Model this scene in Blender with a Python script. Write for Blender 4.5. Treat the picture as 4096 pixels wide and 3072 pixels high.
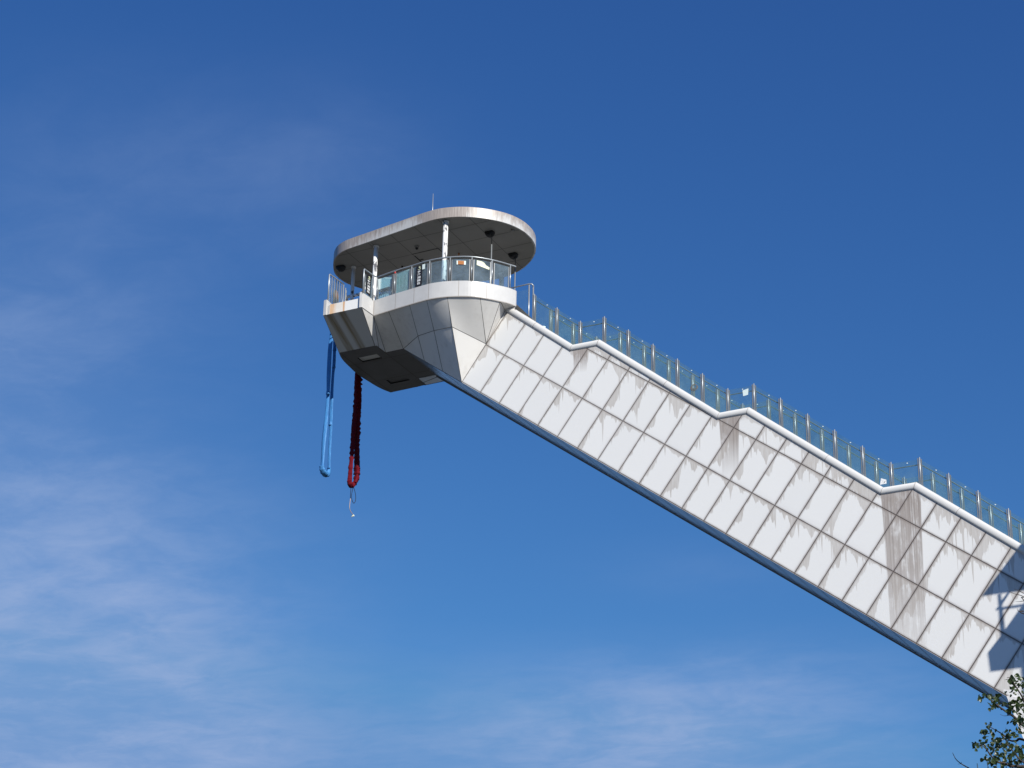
import bpy, bmesh, math, random
from mathutils import Vector, Matrix
R_ = math.radians
for o in list(bpy.data.objects): bpy.data.objects.remove(o, do_unlink=True)
scene = bpy.context.scene
col = scene.collection

# ------------------------------------------------------------------ camera
cam_d = bpy.data.cameras.new('camera'); cam = bpy.data.objects.new('camera', cam_d); col.objects.link(cam)
cam_d.sensor_width = 17.3; cam_d.lens = 9065.085/4096*17.3
cam_d.clip_start = 0.1; cam_d.clip_end = 9000
PITCH, ROLL = 0.43635089, 0.02179943
_r = Vector((1, 0, 0)); _u = Vector((0, -math.sin(PITCH), math.cos(PITCH))); _f = Vector((0, math.cos(PITCH), math.sin(PITCH)))
_r2 = math.cos(ROLL)*_r + math.sin(ROLL)*_u; _u2 = -math.sin(ROLL)*_r + math.cos(ROLL)*_u
cam.matrix_world = Matrix(((_r2.x, _u2.x, -_f.x, 0), (_r2.y, _u2.y, -_f.y, 0), (_r2.z, _u2.z, -_f.z, 1.6), (0, 0, 0, 1)))
scene.camera = cam

# ------------------------------------------------------------------ the tower's own axes: s up along the arm, n out of its near face, z up
PHI = 1.08912225
U = Vector((-math.sin(PHI), math.cos(PHI), 0)); N = Vector((-math.cos(PHI), -math.sin(PHI), 0)); Z = Vector((0, 0, 1))
ORG = Vector((-0.3006549, 75.8459923, 38.1455283))
def W(p): return ORG + U*p[0] + N*p[1] + Z*p[2]
def D(p): return U*p[0] + N*p[1] + Z*p[2]
NC = -1.27                                   # centre line of the arm
def mir(p): return (p[0], 2*NC - (p[1] if p[1] < 1.9 else p[1]-0.2)) + tuple(p[2:])
GROUND = -ORG.z

# ------------------------------------------------------------------ light
SUN = Vector((-0.690, 0.505, 0.515)).normalized()
sun_w = D(SUN).normalized()
sl = bpy.data.lights.new('sun', 'SUN'); so = bpy.data.objects.new('sun', sl); col.objects.link(so)
sl.energy = 4.7; sl.angle = R_(0.5); sl.color = (1.0, 0.965, 0.88)
so.rotation_euler = sun_w.to_track_quat('Z', 'Y').to_euler()
so.location = (20, -20, 90)
scene.view_settings.view_transform = 'Standard'; scene.view_settings.look = 'None'
scene.view_settings.exposure = 0.25; scene.view_settings.gamma = 1
scene.view_settings.use_curve_mapping = False
scene.cycles.max_bounces = 8; scene.cycles.transparent_max_bounces = 16

# ------------------------------------------------------------------ node helpers
class NT:
    def __init__(s, tree): s.t = tree; s.n = tree.nodes; s.l = tree.links
    def new(s, kind, **kw):
        nd = s.n.new(kind)
        for k, v in kw.items(): setattr(nd, k, v)
        return nd
    def put(s, sock, v):
        if isinstance(v, bpy.types.NodeSocket): s.l.new(v, sock)
        else: sock.default_value = v
    def m(s, op, a, b=0.0, c=0.0, clamp=False):
        nd = s.new('ShaderNodeMath', operation=op); nd.use_clamp = clamp
        s.put(nd.inputs[0], a); s.put(nd.inputs[1], b)
        if op in ('MULTIPLY_ADD', 'COMPARE', 'SMOOTH_MIN', 'WRAP'): s.put(nd.inputs[2], c)
        return nd.outputs[0]
    def add(s, a, b): return s.m('ADD', a, b)
    def sub(s, a, b): return s.m('SUBTRACT', a, b)
    def mul(s, a, b): return s.m('MULTIPLY', a, b)
    def mn(s, a, b): return s.m('MINIMUM', a, b)
    def mx(s, a, b): return s.m('MAXIMUM', a, b)
    def rng(s, v, a, b, c=0.0, d=1.0, smooth=False):
        nd = s.new('ShaderNodeMapRange'); nd.clamp = True
        if smooth: nd.interpolation_type = 'SMOOTHSTEP'
        s.put(nd.inputs[0], v); s.put(nd.inputs[1], a); s.put(nd.inputs[2], b); s.put(nd.inputs[3], c); s.put(nd.inputs[4], d)
        return nd.outputs[0]
    def vec(s, x=0.0, y=0.0, z=0.0):
        nd = s.new('ShaderNodeCombineXYZ'); s.put(nd.inputs[0], x); s.put(nd.inputs[1], y); s.put(nd.inputs[2], z); return nd.outputs[0]
    def sep(s, v):
        nd = s.new('ShaderNodeSeparateXYZ'); s.put(nd.inputs[0], v); return nd.outputs
    def noise(s, v, scale, detail=2.0, rough=0.5, dist=0.0):
        nd = s.new('ShaderNodeTexNoise'); s.put(nd.inputs['Vector'], v); nd.inputs['Scale'].default_value = scale
        nd.inputs['Detail'].default_value = detail; nd.inputs['Roughness'].default_value = rough; nd.inputs['Distortion'].default_value = dist
        return nd.outputs['Fac']
    def mix(s, f, a, b):
        nd = s.new('ShaderNodeMix', data_type='RGBA'); s.put(nd.inputs[0], f)
        for i, v in ((6, a), (7, b)):
            if isinstance(v, bpy.types.NodeSocket): s.l.new(v, nd.inputs[i])
            else: nd.inputs[i].default_value = (*v, 1) if len(v) == 3 else v
        return nd.outputs[2]
    def uv(s, name):
        return s.new('ShaderNodeUVMap', uv_map=name).outputs[0]
    def obj(s): return s.new('ShaderNodeTexCoord').outputs['Object']

def mat(name, color=(0.8, 0.8, 0.8), rough=0.5, metal=0.0, spec=0.5, fn=None, bump=None):
    m = bpy.data.materials.new(name); m.use_nodes = True
    nt = NT(m.node_tree); b = nt.n['Principled BSDF']
    b.inputs['Base Color'].default_value = (*color, 1); b.inputs['Roughness'].default_value = rough
    b.inputs['Metallic'].default_value = metal; b.inputs['Specular IOR Level'].default_value = spec
    if fn: fn(nt, b)
    return m

# ------------------------------------------------------------------ sky
world = bpy.data.worlds.new('World'); scene.world = world; world.use_nodes = True
wt = NT(world.node_tree)
bg = wt.n['Background']
sky = wt.new('ShaderNodeTexSky', sky_type='NISHITA'); sky.sun_disc = False
sky.sun_elevation = math.asin(sun_w.z); sky.sun_rotation = math.atan2(sun_w.x, sun_w.y)
sky.altitude = 300; sky.air_density = 1.0; sky.dust_density = 0.25; sky.ozone_density = 2.2
gen = wt.new('ShaderNodeTexCoord').outputs['Generated']
dx, dy, dz = wt.sep(gen)
dy_ = wt.mx(dy, 0.05)
az = wt.m('DIVIDE', dx, dy_)                      # tangent of the azimuth
el = wt.m('DIVIDE', dz, wt.m('SQRT', wt.add(wt.mul(dx, dx), wt.mul(dy, dy))))
# cirrus: streaks fan out along the wind direction on a flat layer high above
lx = wt.m('DIVIDE', dx, wt.mx(dz, 0.05)); ly = wt.m('DIVIDE', dy, wt.mx(dz, 0.05))
sx = wt.add(wt.mul(lx, 0.80), wt.mul(ly, -0.60)); sy = wt.add(wt.mul(lx, 0.60), wt.mul(ly, 0.80))
n1 = wt.noise(wt.vec(wt.mul(sx, 1.3), wt.mul(sy, 1.5), 3.1), 1.6, 9, 0.60, 0.5)
n2 = wt.noise(wt.vec(wt.mul(sx, 4.0), wt.mul(sy, 5.0), 7.7), 2.4, 9, 0.62, 0.4)
def blob(ca, ce, ra, re):
    a = wt.m('DIVIDE', wt.sub(az, ca), ra); e = wt.m('DIVIDE', wt.sub(el, ce), re)
    return wt.m('EXPONENT', wt.mul(wt.add(wt.mul(a, a), wt.mul(e, e)), -1.0))
dens = wt.mul(blob(-0.205, 0.315, 0.085, 0.062), 1.45)
for b_, k_ in (((-0.15, 0.275, 0.09, 0.030), 0.6), ((0.065, 0.284, 0.10, 0.030), 1.0), ((0.10, 0.315, 0.08, 0.018), 0.40), ((-0.25, 0.47, 0.085, 0.045), 0.42),
               ((-0.10, 0.585, 0.06, 0.05), 0.16), ((-0.20, 0.56, 0.08, 0.06), 0.20), ((-0.24, 0.40, 0.10, 0.04), 0.45), ((0.09, 0.37, 0.05, 0.014), 0.10)):
    dens = wt.add(dens, wt.mul(blob(*b_), k_))
cl = wt.add(wt.mul(n1, 0.58), wt.mul(n2, 0.42))
cloud = wt.mul(wt.add(wt.rng(cl, 0.36, 0.66, 0.0, 0.64, True), 0.36), wt.mn(dens, 1.0))
cloud = wt.mul(cloud, 0.86)
# the camera's deep, saturated blue: each channel of the sky's radiance is graded on its own
ch = wt.new('ShaderNodeSeparateColor'); wt.l.new(sky.outputs[0], ch.inputs[0])
cc = wt.new('ShaderNodeCombineColor')
for i_, (k_, p_) in enumerate(((0.27, 1.44), (0.485, 1.30), (1.03, 0.95))):
    wt.l.new(wt.mn(wt.mul(wt.m('POWER', ch.outputs[i_], p_), k_), (0.95, 2.3, 4.9)[i_]), cc.inputs[i_])
skyc = wt.mix(cloud, cc.outputs[0], (2.65, 3.6, 5.75))
wt.l.new(skyc, bg.inputs['Color']); bg.inputs['Strength'].default_value = 0.1

# ------------------------------------------------------------------ materials
def dirt_small(nt, b, base, amount=0.06, scale=1.5):
    n = nt.noise(nt.obj(), scale, 6, 0.6)
    nt.l.new(nt.mix(nt.rng(n, 0.35, 0.75), base, tuple(c*(1-amount*2.2) for c in base)), b.inputs['Base Color'])

CA, SA = math.cos(0.63825389), math.sin(0.63825389)
Q1, Q3 = -1.655, 1.6755
def face_fn(nt, b):
    s, z, _ = nt.sep(nt.uv('face')); dtop, heavy, _ = nt.sep(nt.uv('top'))
    p = nt.mul(nt.add(nt.mul(s, CA), nt.mul(z, SA)), -1.0)
    q = nt.add(nt.mul(s, -SA), nt.mul(z, CA))
    pf = nt.m('FLOOR', p); fr = nt.sub(p, pf)
    dcol = nt.m('DIVIDE', fr, SA)                                  # height up to the cross seam above
    up3 = nt.m('GREATER_THAN', q, 0.0)
    above3 = nt.m('GREATER_THAN', q, Q3)
    qa = nt.add(nt.mul(up3, Q3), nt.mul(above3, 40.0))
    drow = nt.m('DIVIDE', nt.sub(qa, q), CA)
    drow = nt.mn(drow, nt.mx(nt.sub(dtop, 0.33), 0.0))
    # distance to any seam
    ecol = nt.mn(fr, nt.sub(1.0, fr))
    erow = nt.mn(nt.m('ABSOLUTE', q), nt.mn(nt.m('ABSOLUTE', nt.sub(q, Q3)), nt.m('ABSOLUTE', nt.sub(q, Q1))))
    below1 = nt.m('LESS_THAN', q, Q1)
    e = nt.mn(ecol, erow)
    along = nt.rng(s, 1.5, -15.5, 0.30, 1.0)                        # dirtier towards the foot of the arm
    # streak lengths: one value per vertical line and per seam
    row_id = nt.add(up3, above3)
    def streak(idv, off):
        v = nt.vec(nt.mul(s, 1.0), nt.mul(idv, 7.31), off)
        lo = nt.noise(v, 2.1, 1.5, 0.5); mid = nt.noise(nt.vec(nt.mul(s, 7.0), nt.mul(idv, 5.17), off+2), 1.0, 2.0, 0.6); hi = nt.noise(nt.vec(nt.mul(s, 26.0), nt.mul(idv, 3.9), off+5), 1.0, 2.0, 0.7)
        sp = nt.noise(nt.vec(nt.mul(s, 14.0), nt.mul(idv, 2.3), off+9), 1.0, 1.0, 0.5)
        a = nt.add(0.05, nt.mul(nt.m('POWER', nt.rng(mid, 0.36, 0.78), 1.6), 0.26)); a = nt.add(a, nt.mul(nt.sub(hi, 0.5), 0.16))
        a = nt.add(a, nt.mul(nt.m('POWER', nt.rng(lo, 0.46, 0.76), 1.5), 0.85))
        a = nt.add(a, nt.mul(nt.m('POWER', nt.rng(sp, 0.60, 0.78), 2.4), 0.75))
        return a
    # long thin drips below the crossings of the seams
    pn = nt.sub(p, nt.mul(drow, SA)); pk = nt.m('ROUND', pn); dn = nt.mul(nt.m('ABSOLUTE', nt.sub(pn, nt.add(pk, 0.02))), CA)
    drip = nt.mul(nt.rng(dn, 0.0, 0.040, 1, 0), nt.rng(nt.noise(nt.vec(nt.mul(pk, 3.7), nt.mul(row_id, 5.3), 1.1), 1.0, 0.0), 0.3, 0.75, 0.05, 1.1))
    pc = nt.m('ROUND', nt.mul(nt.add(p, 0.0), 1.0))
    pan = nt.noise(nt.vec(nt.mul(pf, 3.31), nt.mul(row_id, 7.77), 5.2), 1.0, 0.0); pann = nt.rng(pan, 0.32, 0.70, 0.30, 1.55)
    lc = nt.mul(streak(pf, 1.3), nt.rng(along, 0, 1, 0.22, 1.35)); lr = nt.mul(nt.add(streak(nt.add(row_id, 40.0), 4.7), nt.mul(drip, 0.75)), nt.rng(along, 0, 1, 0.28, 1.25))
    st_c = nt.rng(nt.sub(nt.mul(lc, pann), dcol), -0.012, 0.030); st_r = nt.rng(nt.sub(nt.mul(lr, pann), drow), -0.012, 0.030)
    stain = nt.mx(st_c, st_r)
    tone = nt.noise(nt.vec(nt.mul(s, 16.0), nt.mul(z, 1.1), 0.0), 1.0, 4, 0.6)
    stain = nt.mul(nt.mul(stain, nt.rng(tone, 0.3, 0.7, 0.5, 1.0)), nt.rng(pan, 0.3, 0.6, 0.6, 1.0))
    # run-off below the landings
    runn = nt.noise(nt.vec(nt.mul(s, 9.0), nt.mul(z, 0.16), 3.3), 1.0, 5, 0.65)
    runb = nt.noise(nt.vec(nt.mul(s, 3.0), nt.mul(z, 1.3), 8.3), 1.0, 5, 0.62, 0.3)
    runs = nt.noise(nt.vec(nt.mul(s, 17.0), nt.mul(z, 0.10), 6.1), 1.0, 3, 0.6)
    ln_ = nt.mul(nt.m('POWER', heavy, 1.6), 6.5); fade = nt.rng(nt.m('DIVIDE', dtop, nt.mx(ln_, 0.05)), 0.45, 1.0, 1, 0)
    hvs = nt.mul(nt.rng(heavy, 0.05, 0.30), fade)
    hv = nt.mul(hvs, nt.rng(nt.add(nt.mul(runn, 0.6), nt.mul(runb, 0.6)), 0.44, 0.60))
    hv_dark = nt.mul(nt.mul(nt.mul(hvs, nt.rng(heavy, 0.2, 1.0, 0.35, 1.0)), nt.m('POWER', nt.rng(runs, 0.38, 0.70), 1.2)), nt.rng(dtop, 0.2, 4.5, 1.0, 0.45))
    col0 = nt.mix(nt.noise(nt.vec(pf, nt.m('FLOOR', nt.mul(q, 0.597)), 1.7), 9.0, 0.0), (0.76, 0.75, 0.735), (0.83, 0.815, 0.795))
    c = nt.mix(nt.mul(stain, 0.85), col0, (0.44, 0.395, 0.355))
    c = nt.mix(nt.mul(hv, 0.9), c, nt.mix(nt.rng(dtop, 0.3, 2.2), (0.35, 0.30, 0.265), (0.45, 0.405, 0.37)))
    c = nt.mix(nt.mul(hv_dark, 0.8), c, (0.21, 0.165, 0.14))
    # dust gathered along the seams, the lower lips above all
    halo = nt.mul(nt.rng(e, 0.0, 0.095, 1, 0, True), nt.rng(nt.noise(nt.vec(nt.mul(s, 2.6), nt.mul(z, 2.6), 0), 1.0, 4, 0.65), 0.3, 0.7, 0.45, 1.0))
    lip = nt.mul(nt.rng(nt.mn(nt.sub(1.0, fr), 0.4), 0.0, 0.22, 1, 0, True), 0.55)
    lip = nt.mx(lip, nt.mul(nt.rng(nt.mx(q, 0.0), 0.0, 0.30, 1, 0, True), nt.mul(up3, 0.5)))
    c = nt.mix(nt.mul(nt.mul(halo, nt.rng(along, 0, 1, 0.25, 1)), 0.95), c, (0.24, 0.198, 0.175))
    c = nt.mix(nt.mul(nt.mul(lip, along), 0.30), c, (0.50, 0.46, 0.47))
    under = nt.mul(nt.rng(dtop, 0.30, 0.55, 1, 0, True), nt.rng(nt.noise(nt.vec(nt.mul(s, 7.0), 0, 2), 1.0, 4, 0.6), 0.3, 0.65, 0.2, 1))
    c = nt.mix(nt.mul(under, nt.mul(along, 0.7)), c, (0.40, 0.36, 0.34))
    line = nt.rng(e, 0.007, 0.027, 1, 0)
    line = nt.mul(line, nt.m('GREATER_THAN', dtop, 0.20))
    c = nt.mix(nt.mul(line, nt.rng(along, 0, 1, 0.65, 1.0)), c, (0.105, 0.086, 0.076))
    nt.l.new(c, b.inputs['Base Color'])
    bmp = nt.new('ShaderNodeBump'); bmp.inputs['Strength'].default_value = 0.5; bmp.inputs['Distance'].default_value = 0.02
    nt.l.new(nt.rng(e, 0.0, 0.02), bmp.inputs['Height']); nt.l.new(bmp.outputs[0], b.inputs['Normal'])
    nt.l.new(nt.rng(stain, 0, 1, 0.30, 0.55), b.inputs['Roughness'])
M_face = mat('arm_cladding', rough=0.3, fn=face_fn)

def clad_fn(nt, b):
    o = nt.obj(); n = nt.noise(o, 0.9, 6, 0.62); n2 = nt.noise(nt.vec(*[nt.mul(a, k) for a, k in zip(nt.sep(o), (6, 6, 0.7))]), 1.0, 5, 0.6)
    c = nt.mix(nt.mul(nt.rng(n, 0.45, 0.8), nt.rng(n2, 0.4, 0.7)), (0.82, 0.80, 0.78), (0.58, 0.55, 0.52))
    nt.l.new(c, b.inputs['Base Color'])
    bmp = nt.new('ShaderNodeBump'); bmp.inputs['Strength'].default_value = 0.10; bmp.inputs['Distance'].default_value = 0.05
    nt.l.new(nt.noise(o, 1.6, 2, 0.5), bmp.inputs['Height']); nt.l.new(bmp.outputs[0], b.inputs['Normal'])
M_clad = mat('white_cladding', rough=0.34, fn=clad_fn)
M_ring = mat('parapet_white', rough=0.35, spec=0.35, fn=lambda nt, b: dirt_small(nt, b, (0.56, 0.553, 0.55), 0.05, 2.2))
M_seam = mat('seam_dark', (0.10, 0.09, 0.085), 0.8)
M_seam_l = mat('seam_light', (0.36, 0.33, 0.31), 0.8)
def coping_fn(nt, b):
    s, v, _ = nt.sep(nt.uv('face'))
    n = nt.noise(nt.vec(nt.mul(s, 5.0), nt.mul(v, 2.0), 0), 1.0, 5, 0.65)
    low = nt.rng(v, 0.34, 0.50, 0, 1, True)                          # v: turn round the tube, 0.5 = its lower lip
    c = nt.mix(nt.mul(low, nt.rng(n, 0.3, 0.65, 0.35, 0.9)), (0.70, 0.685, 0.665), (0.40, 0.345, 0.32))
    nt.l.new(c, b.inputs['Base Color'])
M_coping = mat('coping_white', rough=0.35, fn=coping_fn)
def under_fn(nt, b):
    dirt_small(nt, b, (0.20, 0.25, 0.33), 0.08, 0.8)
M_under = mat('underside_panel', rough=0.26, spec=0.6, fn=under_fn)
M_lip = mat('flange_grey', (0.16, 0.16, 0.165), 0.6)
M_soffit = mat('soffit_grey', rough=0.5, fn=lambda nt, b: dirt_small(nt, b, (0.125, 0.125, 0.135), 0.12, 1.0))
M_ceil = mat('ceiling_panel', rough=0.55, fn=lambda nt, b: dirt_small(nt, b, (0.25, 0.235, 0.215), 0.06, 0.9))
M_black = mat('black_gap', (0.012, 0.012, 0.012), 0.9)
def fascia_fn(nt, b):
    s, v, _ = nt.sep(nt.uv('face'))
    ramp = nt.new('ShaderNodeValToRGB'); ramp.color_ramp.interpolation = 'LINEAR'
    pts = ((0.0, 0.30), (0.05, 0.35), (0.12, 0.62), (0.16, 0.5), (0.20, 0.75), (0.25, 0.9), (0.335, 0.95), (0.40, 0.45), (0.44, 0.12), (0.55, 0.28), (0.68, 0.42), (0.80, 0.62), (0.86, 0.98), (1.0, 0.95))
    els = ramp.color_ramp.elements; els[0].position, els[0].color = pts[0][0], (pts[0][1],)*3+(1,); els[1].position, els[1].color = pts[-1][0], (pts[-1][1],)*3+(1,)
    for p_, v_ in pts[1:-1]: e_ = els.new(p_); e_.color = (v_, v_, v_, 1)
    nt.l.new(nt.rng(s, -0.3, 8.3), ramp.inputs[0])
    amt = nt.sep(ramp.outputs[0])[0]
    st = nt.noise(nt.vec(nt.mul(s, 9.0), nt.mul(v, 1.3), 0), 1.0, 5, 0.68); st2 = nt.noise(nt.vec(nt.mul(s, 38.0), nt.mul(v, 0.8), 4), 1.0, 3, 0.6)
    x = nt.add(nt.add(nt.mul(st, 0.7), nt.mul(st2, 0.35)), nt.add(nt.mul(amt, 0.52), nt.rng(v, 0.0, 0.43, -0.10, 0.10)))
    k = nt.rng(x, 0.60, 0.80)
    c = nt.mix(k, (0.56, 0.555, 0.55), nt.mix(nt.rng(st2, 0.35, 0.65), (0.24, 0.205, 0.185), (0.45, 0.40, 0.37)))
    c = nt.mix(nt.mul(nt.rng(v, 0.36, 0.43, 0, 1, True), 0.55), c, (0.36, 0.31, 0.28))
    nt.l.new(c, b.inputs['Base Color'])
M_fascia = mat('roof_fascia', rough=0.4, fn=fascia_fn)
def rust_fn(nt, b):
    s, v, _ = nt.sep(nt.uv('face'))
    n = nt.noise(nt.vec(nt.mul(s, 14.0), nt.mul(v, 1.5), 0), 1.0, 5, 0.6); n2 = nt.noise(nt.vec(nt.mul(s, 5), nt.mul(v, 5), 2), 1.0, 5, 0.6)
    w1 = nt.mul(nt.rng(s, 6.33, 6.28), nt.rng(s, 6.00, 6.16)); w2 = nt.mul(nt.rng(s, 5.75, 5.70), nt.rng(s, 5.64, 5.68))
    soft = nt.mul(nt.rng(s, 6.35, 6.2), nt.rng(s, 5.6, 5.7))
    c = nt.mix(nt.mul(soft, nt.rng(n2, 0.3, 0.7, 0.15, 0.55)), (0.82, 0.81, 0.79), (0.72, 0.60, 0.45))
    c = nt.mix(nt.mul(w1, nt.rng(n, 0.35, 0.65, 0.45, 0.95)), c, (0.70, 0.38, 0.14))
    c = nt.mix(nt.mul(w2, nt.rng(n, 0.3, 0.6, 0.55, 1.0)), c, (0.62, 0.30, 0.09))
    nt.l.new(c, b.inputs['Base Color'])
M_rust = mat('rust_stained_fascia', rough=0.4, fn=rust_fn)
def bayfront_fn(nt, b):
    s, v, _ = nt.sep(nt.uv('face'))
    n = nt.noise(nt.vec(nt.mul(s, 9.0), nt.mul(v, 1.2), 0), 1.0, 5, 0.6)
    w = nt.mx(nt.mul(nt.rng(s, 5.55, 5.7, 0, 1, True), nt.rng(s, 5.98, 5.8, 0, 1, True)), nt.mul(nt.rng(s, 6.1, 6.2, 0, 1, True), nt.rng(s, 6.5, 6.36, 0, 1, True)))
    c = nt.mix(nt.mul(w, nt.rng(n, 0.3, 0.6, 0.35, 0.95)), (0.62, 0.62, 0.62), (0.26, 0.19, 0.10))
    nt.l.new(c, b.inputs['Base Color'])
M_bay = mat('bay_underside', rough=0.3, fn=bayfront_fn)
M_steel = mat('stainless_steel', (0.37, 0.395, 0.415), 0.34, 0.45)
M_steel_d = mat('clamp_steel', (0.21, 0.22, 0.23), 0.5, 0.2)
M_rail = mat('handrail_steel', (0.30, 0.30, 0.29), 0.42, 0.3)
def column_fn(nt, b):
    o = nt.sep(nt.obj()); n = nt.noise(nt.vec(nt.mul(o[0], 9.0), nt.mul(o[1], 9.0), nt.mul(o[2], 2.6)), 1.0, 6, 0.7)
    n2 = nt.noise(nt.vec(nt.mul(o[0], 2.0), nt.mul(o[1], 2.0), nt.mul(o[2], 0.8)), 1.0, 2, 0.5)
    k = nt.rng(nt.add(n, nt.mul(n2, 0.30)), 0.70, 0.735)
    nt.l.new(nt.mix(k, (0.80, 0.79, 0.78), (0.10, 0.10, 0.115)), b.inputs['Base Color'])
M_column = mat('peeling_column_paint', rough=0.45, fn=column_fn)
def glass_mat(name, tint, haze, gloss, hazecol):
    m = bpy.data.materials.new(name); m.use_nodes = True; nt = NT(m.node_tree)
    for nd in list(nt.n):
        if nd.type == 'BSDF_PRINCIPLED': nt.n.remove(nd)
    out = nt.n['Material Output']
    tr = nt.new('ShaderNodeBsdfTransparent'); tr.inputs[0].default_value = (*tint, 1)
    gl = nt.new('ShaderNodeBsdfGlossy'); gl.inputs['Roughness'].default_value = 0.03
    df = nt.new('ShaderNodeBsdfDiffuse'); df.inputs[0].default_value = (*hazecol, 1)
    fres = nt.new('ShaderNodeFresnel'); fres.inputs[0].default_value = 1.5
    mx1 = nt.new('ShaderNodeMixShader'); mx2 = nt.new('ShaderNodeMixShader')
    n = nt.noise(nt.obj(), 1.7, 5, 0.65)
    nt.l.new(nt.rng(n, 0.3, 0.8, haze*0.4, haze*1.7), mx1.inputs[0])
    nt.l.new(tr.outputs[0], mx1.inputs[1]); nt.l.new(df.outputs[0], mx1.inputs[2])
    front = nt.sub(1.0, nt.new('ShaderNodeNewGeometry').outputs['Backfacing'])
    nt.l.new(nt.mul(nt.mul(fres.outputs[0], gloss), front), mx2.inputs[0]); nt.l.new(mx1.outputs[0], mx2.inputs[1]); nt.l.new(gl.outputs[0], mx2.inputs[2])
    nt.l.new(mx2.outputs[0], out.inputs['Surface'])
    return m
M_glass = glass_mat('stair_glass', (0.82, 0.91, 0.915), 0.065, 0.8, (0.42, 0.58, 0.58))
M_glass2 = glass_mat('platform_glass', (0.76, 0.87, 0.90), 0.11, 0.8, (0.50, 0.60, 0.72))
M_paper = mat('pale_paper', (0.70, 0.80, 0.78), 0.7)
M_white = mat('white_print', (0.85, 0.85, 0.85), 0.6)
M_logo = mat('logo_print', (0.62, 0.66, 0.44), 0.6)
M_banner = mat('black_banner', (0.014, 0.013, 0.016), 0.55)
M_blackp = mat('black_plastic', (0.012, 0.011, 0.011), 0.6)
M_dark = mat('dark_steel', (0.05, 0.05, 0.055), 0.5, 0.6)
M_red = mat('red_tape', (0.55, 0.03, 0.03), 0.6)
M_brown = mat('brown_print', (0.42, 0.15, 0.035), 0.6)
M_cream = mat('cream_paper', (0.74, 0.76, 0.58), 0.7)
M_crate = mat('pale_crate', (0.62, 0.74, 0.78), 0.5)
M_rope = mat('brown_rope', (0.26, 0.14, 0.07), 0.9)
M_tan = mat('tan_cord', (0.50, 0.36, 0.24), 0.9)
M_yel = mat('yellow_strap', (0.42, 0.36, 0.14), 0.8)
M_harness = mat('harness_fabric', (0.20, 0.12, 0.09), 0.9)
def fabric(c, c2, sc):
    def fn(nt, b):
        o = nt.sep(nt.obj()); n = nt.noise(nt.vec(nt.mul(o[0], sc), nt.mul(o[1], sc), nt.mul(o[2], sc*0.22)), 1.0, 4, 0.6)
        nt.l.new(nt.mix(nt.rng(n, 0.3, 0.7), c, c2), b.inputs['Base Color'])
        bmp = nt.new('ShaderNodeBump'); bmp.inputs['Strength'].default_value = 0.6; bmp.inputs['Distance'].default_value = 0.03
        nt.l.new(n, bmp.inputs['Height']); nt.l.new(bmp.outputs[0], b.inputs['Normal'])
    return fn
M_blue = mat('blue_cord_sleeve', rough=0.55, spec=0.3, fn=fabric((0.070, 0.27, 0.60), (0.045, 0.19, 0.46), 18))
M_crim = mat('red_cord_sleeve', rough=0.85, spec=0.15, fn=fabric((0.155, 0.006, 0.016), (0.10, 0.004, 0.010), 20))
def poster_fn(nt, b):
    s, v, _ = nt.sep(nt.uv('face'))
    n = nt.noise(nt.vec(nt.mul(s, 9), nt.mul(v, 4), 0), 1.0, 5, 0.7, 0.6)
    fx = nt.m('ABSOLUTE', nt.sub(s, 0.55))
    frame = nt.mx(nt.rng(nt.m('ABSOLUTE', nt.sub(fx, 0.27)), 0.02, 0.035, 1, 0), nt.mul(nt.rng(fx, 0.015, 0.03, 1, 0), nt.rng(v, 0.8, 0.75)))
    c = nt.mix(nt.rng(n, 0.35, 0.7), (0.52, 0.60, 0.54), (0.36, 0.40, 0.33))
    c = nt.mix(nt.mul(nt.mul(nt.rng(v, 0.82, 0.72), nt.rng(fx, 0.36, 0.33)), 0.45), c, (0.50, 0.47, 0.36))
    c = nt.mix(nt.mul(frame, nt.mul(nt.rng(v, 0.22, 0.25), nt.rng(v, 0.80, 0.76))), c, (0.68, 0.70, 0.60))
    c = nt.mix(nt.mul(nt.rng(n, 0.58, 0.66), nt.rng(v, 0.5, 0.8, 0.2, 0.8)), c, (0.24, 0.25, 0.21))
    nt.l.new(c, b.inputs['Base Color'])
M_poster = mat('weathered_poster', rough=0.7, fn=poster_fn)
M_deck = mat('concrete_deck', rough=0.8, fn=lambda nt, b: dirt_small(nt, b, (0.40, 0.39, 0.37), 0.1, 2.0))
def ground_fn(nt, b):
    n = nt.noise(nt.obj(), 0.02, 8, 0.6); n2 = nt.noise(nt.obj(), 0.6, 6, 0.65)
    c = nt.mix(nt.rng(n, 0.4, 0.6), (0.040, 0.046, 0.034), (0.070, 0.066, 0.056))
    n3 = nt.noise(nt.obj(), 0.035, 3, 0.5)
    c = nt.mix(nt.rng(n3, 0.53, 0.57), c, (0.34, 0.33, 0.31))
    nt.l.new(nt.mix(nt.rng(n2, 0.35, 0.7, 0, 0.6), c, (0.024, 0.028, 0.018)), b.inputs['Base Color'])
M_ground = mat('grassy_ground', rough=0.95, spec=0.1, fn=ground_fn)
def leaf_fn(nt, b):
    info = nt.new('ShaderNodeAttribute'); info.attribute_name = 'tone'
    t = info.outputs['Fac']
    c = nt.mix(t, (0.014, 0.028, 0.010), (0.060, 0.088, 0.026))
    nt.l.new(c, b.inputs['Base Color'])
    tl = nt.new('ShaderNodeBsdfTranslucent'); nt.l.new(nt.mix(t, (0.05, 0.09, 0.015), (0.12, 0.16, 0.03)), tl.inputs[0])
    ms = nt.new('ShaderNodeMixShader'); ms.inputs[0].default_value = 0.22
    nt.l.new(b.outputs[0], ms.inputs[1]); nt.l.new(tl.outputs[0], ms.inputs[2]); nt.l.new(ms.outputs[0], nt.n['Material Output'].inputs['Surface'])
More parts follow.
